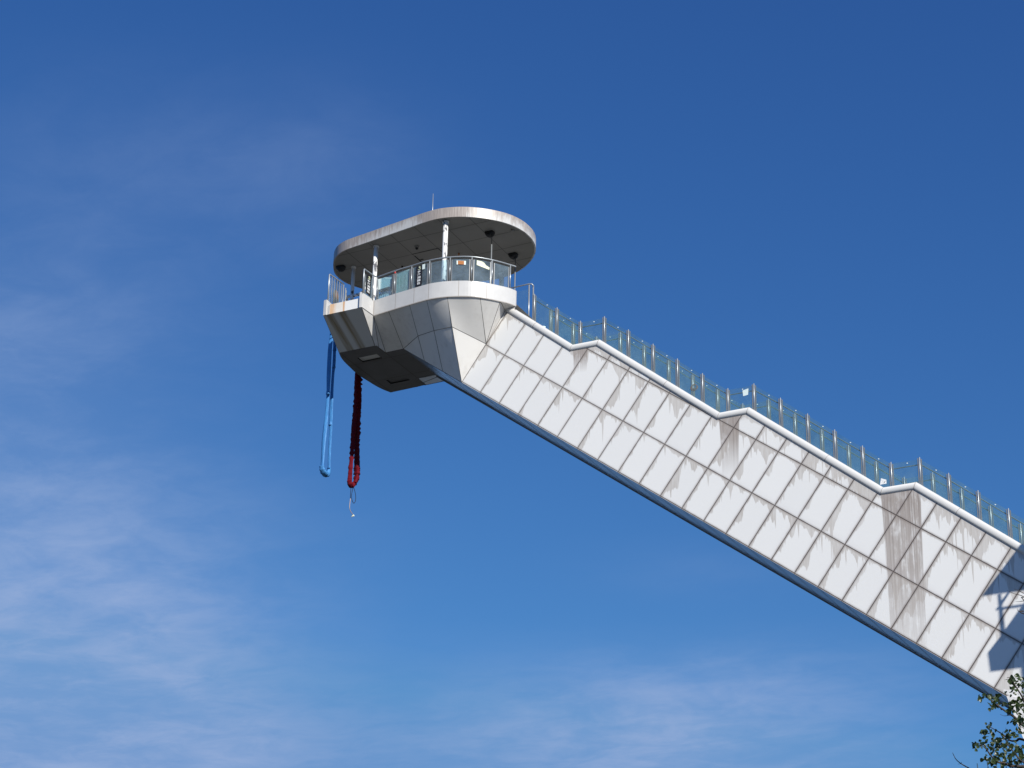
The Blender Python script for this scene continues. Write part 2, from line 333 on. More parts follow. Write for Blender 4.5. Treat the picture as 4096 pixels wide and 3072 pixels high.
M_leaf = mat('leaf_green', rough=0.38, spec=0.4, fn=leaf_fn)
M_needle = mat('needle_green', rough=0.6, fn=leaf_fn)
M_bark = mat('bark', rough=0.9, fn=lambda nt, b: dirt_small(nt, b, (0.06, 0.045, 0.035), 0.2, 9.0))

# ------------------------------------------------------------------ mesh helpers (points in tower axes unless world=True)
class MB:
    def __init__(s): s.v = []; s.f = []; s.mi = []; s.uv = {}; s.sm = []
    def vert(s, p): s.v.append(tuple(p)); return len(s.v)-1
    def face(s, idx, mi=0, uvs=None, smooth=False):
        s.f.append(tuple(idx)); s.mi.append(mi); s.sm.append(smooth)
        if uvs:
            for k, l in uvs.items(): s.uv.setdefault(k, {})[len(s.f)-1] = l
    def poly(s, pts, mi=0, uvs=None, smooth=False):
        s.face([s.vert(p) for p in pts], mi, uvs, smooth)
    def panel(s, pts, w=0.014, lift=0.0, uvs=None, topcurve=None):
        """polygon with a narrow seam border (material 1) and the panel inside it (material 0)"""
        P = [Vector(p) for p in pts]; n = len(P); inn = []
        for i in range(n):
            a = (P[i-1]-P[i]).normalized(); b = (P[(i+1) % n]-P[i]).normalized()
            si = max(0.25, a.cross(b).length); inn.append(P[i] + (a+b)*(w/si))
        oi = [s.vert(p) for p in P]; ii = [s.vert(p) for p in inn]
        if topcurve:
            P = P if n == 4 else [P[0], P[1], P[2], P[2]+(P[0]-P[2])*0.004]; k = 8; gr = []
            for a in range(k+1):
                u = a/k; e0 = P[0]*(1-u)+P[1]*u; e1 = P[3]*(1-u)+P[2]*u; dlt = Vector(topcurve(u))-e0
                gr.append([s.vert(e0*(1-v)+e1*v+dlt*(1-v)) for v in [b/k for b in range(k+1)]])
            L2 = (P[1]-P[0]).length
            for a in range(k):
                for b in range(k): s.face((gr[a][b], gr[a+1][b], gr[a+1][b+1], gr[a][b+1]), 0, None, True)
            return
        if n == 4 and not uvs:                                            # a gently twisted sheet
            k = 7; gr = [[None]*(k+1) for _ in range(k+1)]
            for a in range(k+1):
                for b in range(k+1):
                    u, v = a/k, b/k
                    if (a, b) in ((0, 0), (k, 0), (k, k), (0, k)): gr[a][b] = ii[{(0, 0): 0, (k, 0): 1, (k, k): 2, (0, k): 3}[(a, b)]]
                    else: gr[a][b] = s.vert((inn[0]*(1-u)+inn[1]*u)*(1-v)+(inn[3]*(1-u)+inn[2]*u)*v)
            for a in range(k):
                for b in range(k): s.face((gr[a][b], gr[a+1][b], gr[a+1][b+1], gr[a][b+1]), 0, None, True)
        else: s.face(ii, 0, uvs)
        for i in range(n): j = (i+1) % n; s.face((oi[i], oi[j], ii[j], ii[i]), 1)
    def box(s, c, h, ax=None, mi=0):
        """c centre, h half sizes along three axes"""
        A = ax or (Vector((1, 0, 0)), Vector((0, 1, 0)), Vector((0, 0, 1))); c = Vector(c)
        q = [s.vert(c + A[0]*h[0]*i + A[1]*h[1]*j + A[2]*h[2]*k) for k in (-1, 1) for j in (-1, 1) for i in (-1, 1)]
        for f in ((0, 2, 3, 1), (4, 5, 7, 6), (0, 1, 5, 4), (2, 6, 7, 3), (0, 4, 6, 2), (1, 3, 7, 5)): s.face([q[i] for i in f], mi)
    def tube(s, pts, rad, seg=8, mi=0, caps=True, flat=1.0, smooth=True, uvname=None, up=None):
        P = [Vector(p) for p in pts]; n = len(P)
        rr = rad if isinstance(rad, (list, tuple)) else [rad]*n
        rings = []; prev = None; acc = 0
        for i in range(n):
            t = (P[min(i+1, n-1)]-P[max(i-1, 0)]).normalized()
            if prev is None:
                ref = Vector(up) if up else (Vector((0, 0, 1)) if abs(t.z) < 0.9 else Vector((0, 1, 0)))
                x = t.cross(ref).normalized()
            else: x = (prev - t*prev.dot(t)).normalized()
            prev = x; y = t.cross(x)
            k = 1.0
            if 0 < i < n-1:
                ca = (P[i]-P[i-1]).normalized().dot((P[i+1]-P[i]).normalized()); k = 1.0
            rings.append([s.vert(P[i] + (x*math.cos(2*math.pi*j/seg) + y*flat*math.sin(2*math.pi*j/seg))*rr[i]*k) for j in range(seg)])
        for i in range(n-1):
            for j in range(seg):
                k = (j+1) % seg; u = None
                if uvname: u = {uvname: [(P[i].x, j/seg), (P[i].x, (j+1)/seg), (P[i+1].x, (j+1)/seg), (P[i+1].x, j/seg)]}
                s.face((rings[i][j], rings[i][k], rings[i+1][k], rings[i+1][j]), mi, u, smooth)
        if caps: s.face(rings[0][::-1], mi); s.face(rings[-1], mi)
    def build(s, name, mats, parent=None, base=None, world=False, recalc=True, attr=None):
        me = bpy.data.meshes.new(name)
        off = Vector(base) if base is not None else (parent_base(parent) if parent else Vector((0, 0, 0)))
        vs = [((Vector(p) if world else W(p)) - off) for p in s.v]
        me.from_pydata(vs, [], s.f)
        for m in (mats if isinstance(mats, (list, tuple)) else [mats]): me.materials.append(m)
        for i, pl in enumerate(me.polygons): pl.material_index = s.mi[i]; pl.use_smooth = s.sm[i]
        for nm, d in s.uv.items():
            lay = me.uv_layers.new(name=nm)
            for fi, l in d.items():
                for k, li in enumerate(me.polygons[fi].loop_indices): lay.data[li].uv = l[k]
        if attr:
            at = me.attributes.new(attr[0], 'FLOAT', 'FACE'); at.data.foreach_set('value', attr[1])
        if recalc:
            bm = bmesh.new(); bm.from_mesh(me); bmesh.ops.recalc_face_normals(bm, faces=bm.faces); bm.to_mesh(me); bm.free()
        o = bpy.data.objects.new(name, me); col.objects.link(o)
        if parent: o.parent = parent
        if base is not None and not parent: o.location = off
        return o
BASE = {}
def parent_base(o):
    p = Vector((0, 0, 0))
    while o is not None: p += o.location; o = o.parent
    return p
def tag(o, label, cat, group=None):
    o['label'] = label; o['category'] = cat
    if group: o['group'] = group
    return o
def thing(name, label, cat, base, group=None, world=False):
    o = bpy.data.objects.new(name, None); col.objects.link(o); o.empty_display_size = 0.2
    o.location = Vector(base) if world else W(base)
    return tag(o, label, cat, group)
def solo(name, mb, mats, label, cat, base, group=None, world=False, **kw):
    b = Vector(base) if world else W(base)
    return tag(mb.build(name, mats, None, base=b, world=world, **kw), label, cat, group)
def child_copy(o, parent, delta=(0, 0, 0)):
    c = o.copy(); col.objects.link(c); c.parent = parent; c.location = o.location + (D(delta) if any(delta) else Vector((0, 0, 0)))
    for k in list(o.children): child_copy(k, c)
    return c
def catmull(pts, k=6):
    P = [Vector(p) for p in pts]; out = []
    for i in range(len(P)-1):
        a = P[i-1] if i else P[i]*2-P[i+1]; b, c = P[i], P[i+1]; d = P[i+2] if i+2 < len(P) else P[i+1]*2-P[i]
        for j in range(k):
            t = j/k
            out.append(0.5*((2*b) + (c-a)*t + (2*a-5*b+4*c-d)*t*t + (3*b-a-3*c+d)*t*t*t))
    out.append(P[-1]); return out

# ------------------------------------------------------------------ ground
g = MB(); nseg = 64
ci = g.vert((0, 60, 0)); rings = [[g.vert((math.cos(2*math.pi*j/nseg)*r, 60+math.sin(2*math.pi*j/nseg)*r, 0)) for j in range(nseg)] for r in (60, 300, 1500, 6000)]
for j in range(nseg): g.face((ci, rings[0][j], rings[0][(j+1) % nseg]))
for a, b in zip(rings, rings[1:]):
    for j in range(nseg): k = (j+1) % nseg; g.face((a[j], b[j], b[k], a[k]))
go = g.build('ground', M_ground, world=True); go['kind'] = 'structure'

# ------------------------------------------------------------------ the tower
tower = thing('bungee_tower', 'white panelled bungee tower with sloping stair arm and round roofed jump deck', 'tower', (-26, NC, GROUND))
AW = -2.54                                                             # far face of the arm
def zlow(s): return 0.7418*s - 2.09
TOP = [(0.12, 2.275), (-2.81, -0.125), (-3.89, -0.135), (-8.53, -3.925), (-9.62, -3.925), (-14.27, -7.72), (-15.40, -7.72), (-20.0, -11.47), (-21.1, -11.47), (-26.0, -15.46)]
def ztop(s):
    for (a, za), (b, zb) in zip(TOP, TOP[1:]):
        if b <= s <= a: return za + (zb-za)*(a-s)/(a-b)
    return TOP[0][1] if s > TOP[0][0] else TOP[-1][1]
def heavy(s):
    k = 0
    for a, b, w in ((-14.15, -15.55, 1.0), (-8.45, -9.3, 0.55), (-2.75, -3.5, 0.35)):
        m = (a+b)/2; h = (a-b)/2
        k = max(k, w*max(0.0, min(1.0, (h-abs(s-m))/0.12)))
    return k
Bp = (1.78, 0, -0.77); Qp = (0.79, 0, 0.63); Kp = (0.02, 0, 1.86)
def side(flip):
    mb = MB()
    cuts = sorted(set([1.78, 0.79, 0.02, -0.4] + [t[0] for t in TOP[1:]] + [x for a, b in ((-14.15, -15.55), (-8.45, -9.3), (-2.75, -3.5)) for x in (a, a-0.12, b, b+0.12, (a+b)/2)] + [-17.84, -24.0]), reverse=True)
    cuts = [c for c in cuts if c >= -26]
    def low(s): return zlow(s) if s >= -17.84 else -15.32 - (-17.84-s)*0.25
    def high(s):
        if s > 0.79: return Qp[2] + (s-0.79)/(1.78-0.79)*(Bp[2]-Qp[2])
        if s > 0.02: return Kp[2] + (s-0.02)/(0.79-0.02)*(Qp[2]-Kp[2])
        return ztop(s) - 0.12
    for a, b in zip(cuts, cuts[1:]):
        q = [(a, low(a)), (b, low(b)), (b, high(b)), (a, high(a))]
        if abs(q[0][1]-q[3][1]) < 1e-4: q = q[:3]
        uv1 = [(s, z) for s, z in q]; uv2 = [(ztop(s)-z, heavy(s)) for s, z in q]
        pts = [(s, 0 if not flip else AW, z) for s, z in q]
        mb.poly(pts, 0, {'face': uv1, 'top': uv2})
    return mb
side(False).build('side_cladding', M_face, tower, recalc=False)
side(True).build('side_cladding', M_face, tower, recalc=False)
# deck behind the coping (stair flight and the strip beside it)
mb = MB()
for (a, za), (b, zb) in zip(TOP, TOP[1:]):
    mb.poly([(a, -1.58, za-0.16), (b, -1.58, zb-0.16), (b, AW, zb-0.16), (a, AW, za-0.16)])
mb.build('roof_strip', M_ring, tower)
mb = MB()
for (a, za), (b, zb) in zip(TOP, TOP[1:]):
    if abs(za-zb) < 0.01: mb.box(((a+b)/2, -0.80, za-0.30), ((a-b)/2, 0.74, 0.03)); continue
    k = 24; ds = (a-b)/k; dzz = (za-zb)/k
    for i in range(k):
        mb.box((a-ds*(i+0.5), -0.80, za-0.34-dzz*(i+0.5)), (ds/2+0.02, 0.74, dzz/2+0.012))
mb.build('stair', M_deck, tower)
# underside with its seams
mb = MB()
su, sl_ = 4.37, -17.84
def up(s, n, d=0.0): return (s + d*0.5956, n, zlow(s) - d*0.8033)
mb.poly([up(su, 0), up(sl_, 0), up(sl_, AW), up(su, AW)])
for k in range(-4, 24):
    s0 = -k*CA + 1.655*SA
    if sl_ < s0 < su: mb.poly([up(s0-0.016, -0.004, 0.003), up(s0+0.016, -0.004, 0.003), up(s0+0.016, AW+0.004, 0.003), up(s0-0.016, AW+0.004, 0.003)], 1)
for n0 in (-0.75, -1.95):
    mb.poly([up(su, n0-0.007, 0.0045), up(su, n0+0.007, 0.0045), up(sl_, n0+0.007, 0.0045), up(sl_, n0-0.007, 0.0045)], 1)
un = mb.build('underside', [M_under, M_seam], tower, recalc=False)
mb = MB()
for a, b in ((4.30, -3.0), (-3.02, -8.9), (-8.92, -15.0), (-15.02, -17.9)):
    d = 0.06
    P = [up(a, AW+0.04, 0.006), up(b, AW+0.04, 0.006), up(b, AW-0.05, 0.006), up(a, AW-0.05, 0.006)]
    Q = [up(a, AW+0.02, d), up(b, AW+0.02, d), up(b, AW-0.05, d), up(a, AW-0.05, d)]
    i = [mb.vert(p) for p in P+Q]
    for f in ((0, 1, 5, 4), (1, 2, 6, 5), (2, 3, 7, 6), (3, 0, 4, 7), (4, 5, 6, 7), (0, 3, 2, 1)): mb.face([i[j] for j in f])
mb.build('flange', M_lip, un)
# coping tubes with their joints
def coping(n0):
    mb = MB(); r = 0.145
    pts = []
    TT = TOP
    P = [Vector((s, n0, z)) for s, z in TT]
    # the tube's axis runs below the silhouette by its radius, square to each flight
    dirs = [(P[i+1]-P[i]).normalized() for i in range(len(P)-1)]
    def nrm(d): return Vector((d.z, 0, -d.x)) if d.x > 0 else Vector((-d.z, 0, d.x))
    for i in range(len(P)):
        ns = [nrm(dirs[j]) for j in (i-1, i) if 0 <= j < len(dirs)]
        m = sum(ns, Vector()).normalized(); k = 1/max(0.5, m.dot(ns[0]))
        dn = m if m.z < 0 else -m
        c = P[i] + dn*(r*k)
        pts.append((c, m, k))
    seg = 20; rings = []
    for i, (c, m, k) in enumerate(pts):
        upv = -(m if m.z < 0 else -m)
        sg = 1 if n0 > -1 else -1
        ring = []
        for j in range(seg):
            a = 2*math.pi*j/seg
            ca, sa = math.cos(a), math.sin(a)
            if ca < 0: ca, sa = -abs(ca)**0.85, math.copysign(abs(sa)**0.75, sa)
            else: sa = math.copysign(abs(sa)**0.8, sa)
            ring.append(c + upv*(ca*r*k) + Vector((0, 1, 0))*(sa*r*sg*1.0))
        rings.append(ring)
    # first end is rounded off
    c0, r0 = pts[0][0], rings[0]; cap = [c0 + (v-c0)*0.62 - dirs[0]*0.09 for v in r0]; cap2 = [c0 + (v-c0)*0.2 - dirs[0]*0.12 for v in r0]
    rings = [cap2, cap] + rings
    idx = [[mb.vert(v) for v in ring] for ring in rings]
    for a, b in zip(range(len(idx)), range(1, len(idx))):
        for j in range(seg):
            k = (j+1) % seg
            jj = j if j <= seg/2 else seg-j; kk = (j+1) if (j+1) <= seg/2 else seg-j-1
            mb.face((idx[a][j], idx[a][k], idx[b][k], idx[b][j]), 0, {'face': [(rings[a][j][0], jj/seg), (rings[a][k][0], kk/seg), (rings[b][k][0], kk/seg), (rings[b][j][0], jj/seg)]}, True)
    mb.face(idx[0][::-1], 0); mb.face(idx[-1], 0)
    # joint rings
    sg = 1 if n0 > -1 else -1
    joints = [pts[i][0] for i in range(1, len(pts))]; mids = []
    def ringband(c, d, k, upv):
        w = 0.010; R2 = r+0.003
        A, B_ = [], []
        for j in range(seg):
            a = 2*math.pi*j/seg; ca, sa = math.cos(a), math.sin(a)
            if ca < 0: ca, sa = -abs(ca)**0.85, math.copysign(abs(sa)**0.75, sa)
            else: sa = math.copysign(abs(sa)**0.8, sa)
            v = upv*(ca*R2*k) + Vector((0, 1, 0))*(sa*R2*sg)
            A.append(mb.vert(c+v-d*w)); B_.append(mb.vert(c+v+d*w))
        for j in range(seg): kx = (j+1) % seg; mb.face((A[j], A[kx], B_[kx], B_[j]), 1, None, True)
    for i in range(1, len(pts)-1):
        c, m, k = pts[i]; upv = -(m if m.z < 0 else -m); d = (dirs[i-1]+dirs[i]).normalized(); ringband(c, d, k, upv)
    for (i, f) in ((0, 0.485), (2, 0.57), (4, 0.60), (6, 0.30)):
        a, b = pts[i][0], pts[i+1][0]; d = dirs[i]; n_ = nrm(d); upv = -n_ if n_.z < 0 else n_
        ringband(a + (b-a)*f, d, 1.0, upv)
    return mb
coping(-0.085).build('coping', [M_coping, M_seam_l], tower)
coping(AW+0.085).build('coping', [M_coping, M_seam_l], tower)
# leg
mb = MB()
L = [(-17.86, -15.325), (-24.75, GROUND), (-32.0, GROUND), (-26.0, -15.6), (-24.0, -16.9)]
f = [(s, 0.02, z) for s, z in L]; bk = [(s, AW-0.02, z) for s, z in L]
mb.poly(f); mb.poly(bk[::-1])
for i in range(len(L)): j = (i+1) % len(L); mb.poly([f[i], bk[i], bk[j], f[j]])
mb.build('support_leg', M_clad, tower)

# flared belly under the deck
RZ0, RZ1 = 1.95, 2.59
T = [(4.82, 1.56, RZ0), (4.11, 1.665, RZ0), (3.13, 1.79, RZ0), (2.35, 1.87, RZ0), (1.53, 1.77, RZ0), (0.45, 1.20, RZ0), (-0.09, 0.61, RZ0)]
b2, b3, b4, S0 = (2.61, 0, zlow(2.61)), (3.42, 0, zlow(3.42)), (4.37, 0, 1.15), (5.15, 0, 1.15)
Pm, m2, m1 = (1.65, 1.11, 1.02), (2.46, 1.04, 1.06), (3.29, 0.79, 1.12)
X0 = (5.19, 0.45, 1.15); bR = (5.23, 0.68, 1.15); bL = (6.80, 0.72, 1.15)
W0, W1 = (4.82, 1.57, RZ0), (4.868, 2.36, RZ0)
F0, F1 = (4.95, 2.36, RZ0), (6.55, 2.375, RZ0)
quads = [(T[0], T[1], b4, S0), (T[1], T[2], m1, b4), (T[2], T[3], m2, m1), (T[3], T[4], Pm, m2), (T[4], T[5], Qp, Pm), (T[5], T[6], Qp), (T[6], Kp, Qp),
         (T[6], (-0.42, 0.035, RZ0), Kp), (Kp, (-0.42, 0.035, RZ0), (-0.42, 0.0, 1.50)), (b4, m1, b3), (m1, m2, b2, b3), (m2, Pm, Bp, b2), (Pm, Qp, Bp), (T[0], S0, X0), (W1, W0, X0, bR)]
RING = catmull([(-0.43, 0.02, 0), (-0.33, 0.28, 0), (-0.12, 0.58, 0), (0.28, 1.05, 0), (0.70, 1.42, 0), (1.13, 1.64, 0), (1.55, 1.79, 0), (1.95, 1.87, 0), (2.35, 1.885, 0), (3.09, 1.81, 0), (3.9, 1.71, 0), (4.82, 1.575, 0)], 4)
def ring_n(s_):
    for p, q in zip(RING, RING[1:]):
        if min(p.x, q.x) <= s_ <= max(p.x, q.x): return p.y+(q.y-p.y)*(s_-p.x)/(q.x-p.x)
    return RING[-1].y if s_ > 1 else RING[0].y
def seamline(mb, a, b, r=0.010):
    mb.tube([a, b], r, 5, mi=1, caps=False)
for fl in (False, True):
    mb = MB(); edges = {}
    for q in quads:
        pts = [mir(p) for p in q][::-1] if fl else list(q)
        n_ = len(q)
        top = q[0] in T and q[1] in T
        if top:
            def tc(u, q=q):
                s_ = q[0][0]*(1-u)+q[1][0]*u; p = (s_, ring_n(s_)-0.006, RZ0)
                return mir(p) if fl else p
            mb.panel([mir(p) for p in q] if fl else q, topcurve=tc)
        else:
            P_ = [mir(p) for p in q] if fl else list(q)
            if n_ == 4: mb.panel(P_, topcurve=lambda u, P_=P_: Vector(P_[0])*(1-u)+Vector(P_[1])*u)
            else: mb.poly(P_)
        for k in range(n_):
            a, b = q[k], q[(k+1) % n_]
            if a in T and b in T: continue
            edges[tuple(sorted((a, b)))] = 1
    for a, b in edges:
        a_, b_ = (mir(a), mir(b)) if fl else (a, b)
        if b in (X0, bR) and a in (X0, bR): continue
        seamline(mb, a_, b_)
    mb.build('flared_panel', [M_clad, M_seam], tower, recalc=True)
    mb = MB()
    q = [W1, F1, bL, bR]
    pts = [mir(p) for p in q][::-1] if fl else q
    mb.panel(pts, 0.012, uvs={'face': [(p[0], p[2]) for p in pts]})
    mb.panel([mir(p) for p in (F1, (6.56, 1.45, RZ0), bL)] if fl else (F1, (6.56, 1.45, RZ0), bL), 0.012, uvs={'face': [(0, 0)]*3})
    mb.build('bay_belly', [M_bay, M_seam], tower)
# soffit
curve = catmull([(6.80, 0.72, 0), (6.93, 0.37, 0), (7.02, -0.04, 0), (7.07, -0.5, 0), (7.12, -1.0, 0), (7.13, NC, 0)], 4)
nose = [(p.x, p.y) for p in curve]; nose = nose + [mir(p) for p in nose[::-1]][1:]
SZ = 1.15
mb = MB()
mb.poly([(4.37, 0, SZ), (5.16, 0, SZ), (5.16, AW, SZ), (4.37, AW, SZ)])
hat = [(5.53, 6.39, -0.37, 0.03), (5.53, 6.39, -2.57, -2.17)]
h1, h2 = hat
a, bb = 5.16, 6.80
def soq(s0, s1, n0, n1): mb.poly([(s0, n0, SZ), (s1, n0, SZ), (s1, n1, SZ), (s0, n1, SZ)])
for (s0, s1, n0, n1), (lo, hi) in ((h1, (-0.43, None)), (h2, (None, -2.08))):
    if hi is None:
        mb.poly([(a, 0.67, SZ), (s0, n1, SZ), (s1, n1, SZ), (bb, 0.72, SZ)]); mb.poly([(a, lo, SZ), (s0, n0, SZ), (s1, n0, SZ), (bb, lo, SZ)])
        mb.poly([(a, 0.67, SZ), (a, lo, SZ), (s0, n0, SZ), (s0, n1, SZ)]); mb.poly([(bb, 0.72, SZ), (bb, lo, SZ), (s1, n0, SZ), (s1, n1, SZ)])
    else:
        f0, f1 = 2*NC-0.67, 2*NC-0.72
        mb.poly([(a, f0, SZ), (s0, n0, SZ), (s1, n0, SZ), (bb, f1, SZ)]); mb.poly([(a, hi, SZ), (s0, n1, SZ), (s1, n1, SZ), (bb, hi, SZ)])
        mb.poly([(a, f0, SZ), (a, hi, SZ), (s0, n1, SZ), (s0, n0, SZ)]); mb.poly([(bb, f1, SZ), (bb, hi, SZ), (s1, n1, SZ), (s1, n0, SZ)])
soq(a, bb, -2.08, -0.43)
mb.poly([(s, n, SZ) for s, n in nose])
def strip(p, q, w, z, mi=1):
    p, q = Vector(p), Vector(q); d = (q-p).normalized(); t = Vector((-d.y, d.x))*w
    mb.poly([(p.x+t.x, p.y+t.y, z), (q.x+t.x, q.y+t.y, z), (q.x-t.x, q.y-t.y, z), (p.x-t.x, p.y-t.y, z)], mi)
for n0 in (-0.43, -2.08): strip((4.40, n0), (7.05, n0), 0.012, SZ-0.004)
for s0 in (5.16, 6.77): strip((s0, 0.65 if s0 > 5 else 0), (s0, -3.15), 0.012, SZ-0.0065)
so_ = mb.build('soffit', [M_soffit, M_seam], tower)
for hi_, (s0, s1, n0, n1) in enumerate(hat):
    mb = MB(); d = 0.05
    for P, Qq in (((s0, n0), (s1, n0)), ((s1, n0), (s1, n1)), ((s1, n1), (s0, n1)), ((s0, n1), (s0, n0))):
        mb.poly([(P[0], P[1], SZ), (Qq[0], Qq[1], SZ), (Qq[0], Qq[1], SZ+d), (P[0], P[1], SZ+d)], 1)
    mb.poly([(s0, n0, SZ+d), (s1, n0, SZ+d), (s1, n1, SZ+d), (s0, n1, SZ+d)], 0)
    mb.build('hatch', [(M_bay, M_soffit)[hi_], M_black], so_)
# deck outline (near half), then the front
FRONT = catmull([(6.55, 1.45, 0), (6.88, 1.05, 0), (7.18, 0.45, 0), (7.42, -0.35, 0), (7.5, -0.9, 0), (7.53, NC, 0)], 4)
def band(path, z0, z1, th, umode='s'):
    """vertical band along a path of (s, n): outer face, top, inner face, bottom"""
    mb = MB(); P = [Vector((p[0], p[1])) for p in path]; n = len(P); inn = []
    cen = Vector((3.4, NC))
    for i in range(n):
        d = (P[min(i+1, n-1)]-P[max(i-1, 0)]).normalized(); t = Vector((-d.y, d.x))
        if t.dot(cen-P[i]) < 0: t = -t
        inn.append(P[i]+t*th)
    o0 = [mb.vert((p.x, p.y, z0)) for p in P]; o1 = [mb.vert((p.x, p.y, z1)) for p in P]; i0 = [mb.vert((p.x, p.y, z0)) for p in inn]; i1 = [mb.vert((p.x, p.y, z1)) for p in inn]
    for i in range(n-1):
        j = i+1; ua, ub = P[i].x, P[j].x; H = z1-z0
        mb.face((o0[i], o0[j], o1[j], o1[i]), 0, {'face': [(ua, 0), (ub, 0), (ub, H), (ua, H)]}, False)
        mb.face((o1[i], o1[j], i1[j], i1[i]), 0, {'face': [(ua, H)]*4}); mb.face((i1[i], i1[j], i0[j], i0[i]), 0, {'face': [(ua, H/2)]*4}); mb.face((i0[i], i0[j], o0[j], o0[i]), 0, {'face': [(ua, 0)]*4})
    mb.face((o0[0], o1[0], i1[0], i0[0]), 0, {'face': [(P[0].x, 0.1)]*4}); mb.face((o0[-1], i0[-1], i1[-1], o1[-1]), 0, {'face': [(P[-1].x, 0.1)]*4})
    return mb, P
def seam_on(mb, path, s0, z0, z1, w=0.011, mi=1, out=0.003):
    for p, q in zip(path, path[1:]):
        if min(p.x, q.x) <= s0 <= max(p.x, q.x) and abs(p.x-q.x) > 1e-6:
            c = p + (q-p)*((s0-p.x)/(q.x-p.x)); d = (q-p).normalized(); t = Vector((-d.y, d.x))
            if t.dot(c-Vector((3.4, NC))) < 0: t = -t
            a_, b_ = c-d*w+t*out, c+d*w+t*out
            mb.poly([(a_.x, a_.y, z0), (b_.x, b_.y, z0), (b_.x, b_.y, z1), (a_.x, a_.y, z1)], mi); return
for fl in (False, True):
    pth = [mir((p.x, p.y)) for p in RING[8:]] if fl else [(p.x, p.y) for p in RING]
    mb, P = band(pth, RZ0, RZ1, 0.12)
    for s0 in (3.79, 2.93, 2.27, 1.13, 0.27): seam_on(mb, P, s0, RZ0, RZ1)
    # drip edge under the parapet
    for p, q in zip(P, P[1:]):
        d = (q-p).normalized(); t = Vector((-d.y, d.x)); t = t if t.dot(p-Vector((3.4, NC))) > 0 else -t
        a_, b_ = p+t*0.004, q+t*0.004
        mb.poly([(a_.x, a_.y, RZ0-0.03), (b_.x, b_.y, RZ0-0.03), (b_.x, b_.y, RZ0+0.006), (a_.x, a_.y, RZ0+0.006)], 2)
    pr_ = mb.build('parapet', [M_ring, M_seam_l, M_seam_l], tower)
    # jump bay walls
    m_ = (lambda p: mir(p)) if fl else (lambda p: tuple(p))
    for wi, loop in enumerate(([(4.82, 1.585), (4.872, 2.375), (4.968, 2.39), (4.968, 2.30), (5.0, 2.30), (4.95, 1.60)], [(6.42, 2.31), (6.425, 2.40), (6.55, 2.385), (6.60, 1.50), (6.48, 1.49)])):
        mb = MB(); pts = [m_(p) for p in loop]; n_ = len(pts)
        lo = [mb.vert((p[0], p[1], RZ0)) for p in pts]; hi = [mb.vert((p[0], p[1], RZ1)) for p in pts]
        mb.face(lo[::-1]); mb.face(hi)
        for i in range(n_): j = (i+1) % n_; mb.face((lo[i], lo[j], hi[j], hi[i]))
        if not wi: c_ = m_((4.815, 1.60)); mb.box((c_[0], c_[1], (RZ0+RZ1)/2), (0.008, 0.012, 0.319), mi=1)
        mb.build('bay_wall', [M_ring, M_seam_l], tower)
    mb = MB()
    P2 = [m_((4.985, 2.30)), m_((6.41, 2.33)), m_((6.41, 2.2)), m_((4.985, 2.17))]
    lo = [(p[0], p[1], RZ0+0.02) for p in P2]; hi = [(p[0], p[1], 2.385) for p in P2]
    mb.poly([lo[0], lo[1], hi[1], hi[0]], 0, {'face': [(lo[0][0], 0), (lo[1][0], 0), (hi[1][0], 0.37), (hi[0][0], 0.37)]})
    mb.poly([hi[0], hi[1], hi[2], hi[3]], 0, {'face': [(5.1, 0)]*4}); mb.poly([lo[3], lo[2], lo[1], lo[0]], 0, {'face': [(5.1, 0)]*4}); mb.poly([lo[2], lo[3], hi[3], hi[2]], 0, {'face': [(5.1, 0)]*4})
    for s0 in (6.375, 6.33):
        c_ = m_((s0, 2.333)); mb.box((c_[0], c_[1], 2.17), (0.006, 0.003, 0.19), mi=1)
    mb.build('bay_fascia', [M_rust, M_seam], tower)
    # front
    pth = [m_((p.x, p.y)) for p in FRONT]
    mb, P = band(pth, RZ0, 2.40, 0.12); mb.build('front_parapet', [M_ring], tower)
    mb = MB(); cs = [(p[0], p[1]) for p in nose][:len(FRONT)]
    k = len(FRONT); cc = catmull([(p[0], p[1], 0) for p in nose[:len(nose)//2+1]], 1)
    cc = cc if len(cc) == k else [cc[round(i*(len(cc)-1)/(k-1))] for i in range(k)]
    cc = [m_((p.x, p.y)) for p in cc]
    for i in range(k-1): mb.poly([(pth[i][0], pth[i][1], RZ0), (pth[i+1][0], pth[i+1][1], RZ0), (cc[i+1][0], cc[i+1][1], SZ), (cc[i][0], cc[i][1], SZ)])
    mb.build('front_belly', M_soffit, tower)
# deck floor
mb = MB()
out = [(p.x, p.y-0.06) for p in RING] + [(4.95, 1.52), (6.5, 1.40)] + [(p.x-0.08, p.y) for p in FRONT]
full = out + [mir(p) for p in out[::-1]]
cen = mb.vert((3.4, NC, 2.05)); idx = [mb.vert((p[0], p[1], 2.05)) for p in full]
for i in range(len(idx)): mb.face((cen, idx[i], idx[(i+1) % len(idx)]))
mb.poly([(5.0, 1.5, 2.05), (5.02, 2.25, 2.05), (6.40, 2.25, 2.05), (6.47, 1.38, 2.05)])
mb.poly([mir(p) for p in [(5.0, 1.5, 2.05), (5.02, 2.25, 2.05), (6.40, 2.25, 2.05), (6.47, 1.38, 2.05)]])
mb.build('deck_floor', M_deck, tower)
# end wall of the deck above the coping (right end)
mb = MB(); mb.box((-0.385, 0.005, (RZ0+RZ1)/2), (0.05, 0.03, (RZ1-RZ0)/2-0.002)); mb.build('end_post', M_ring, tower)

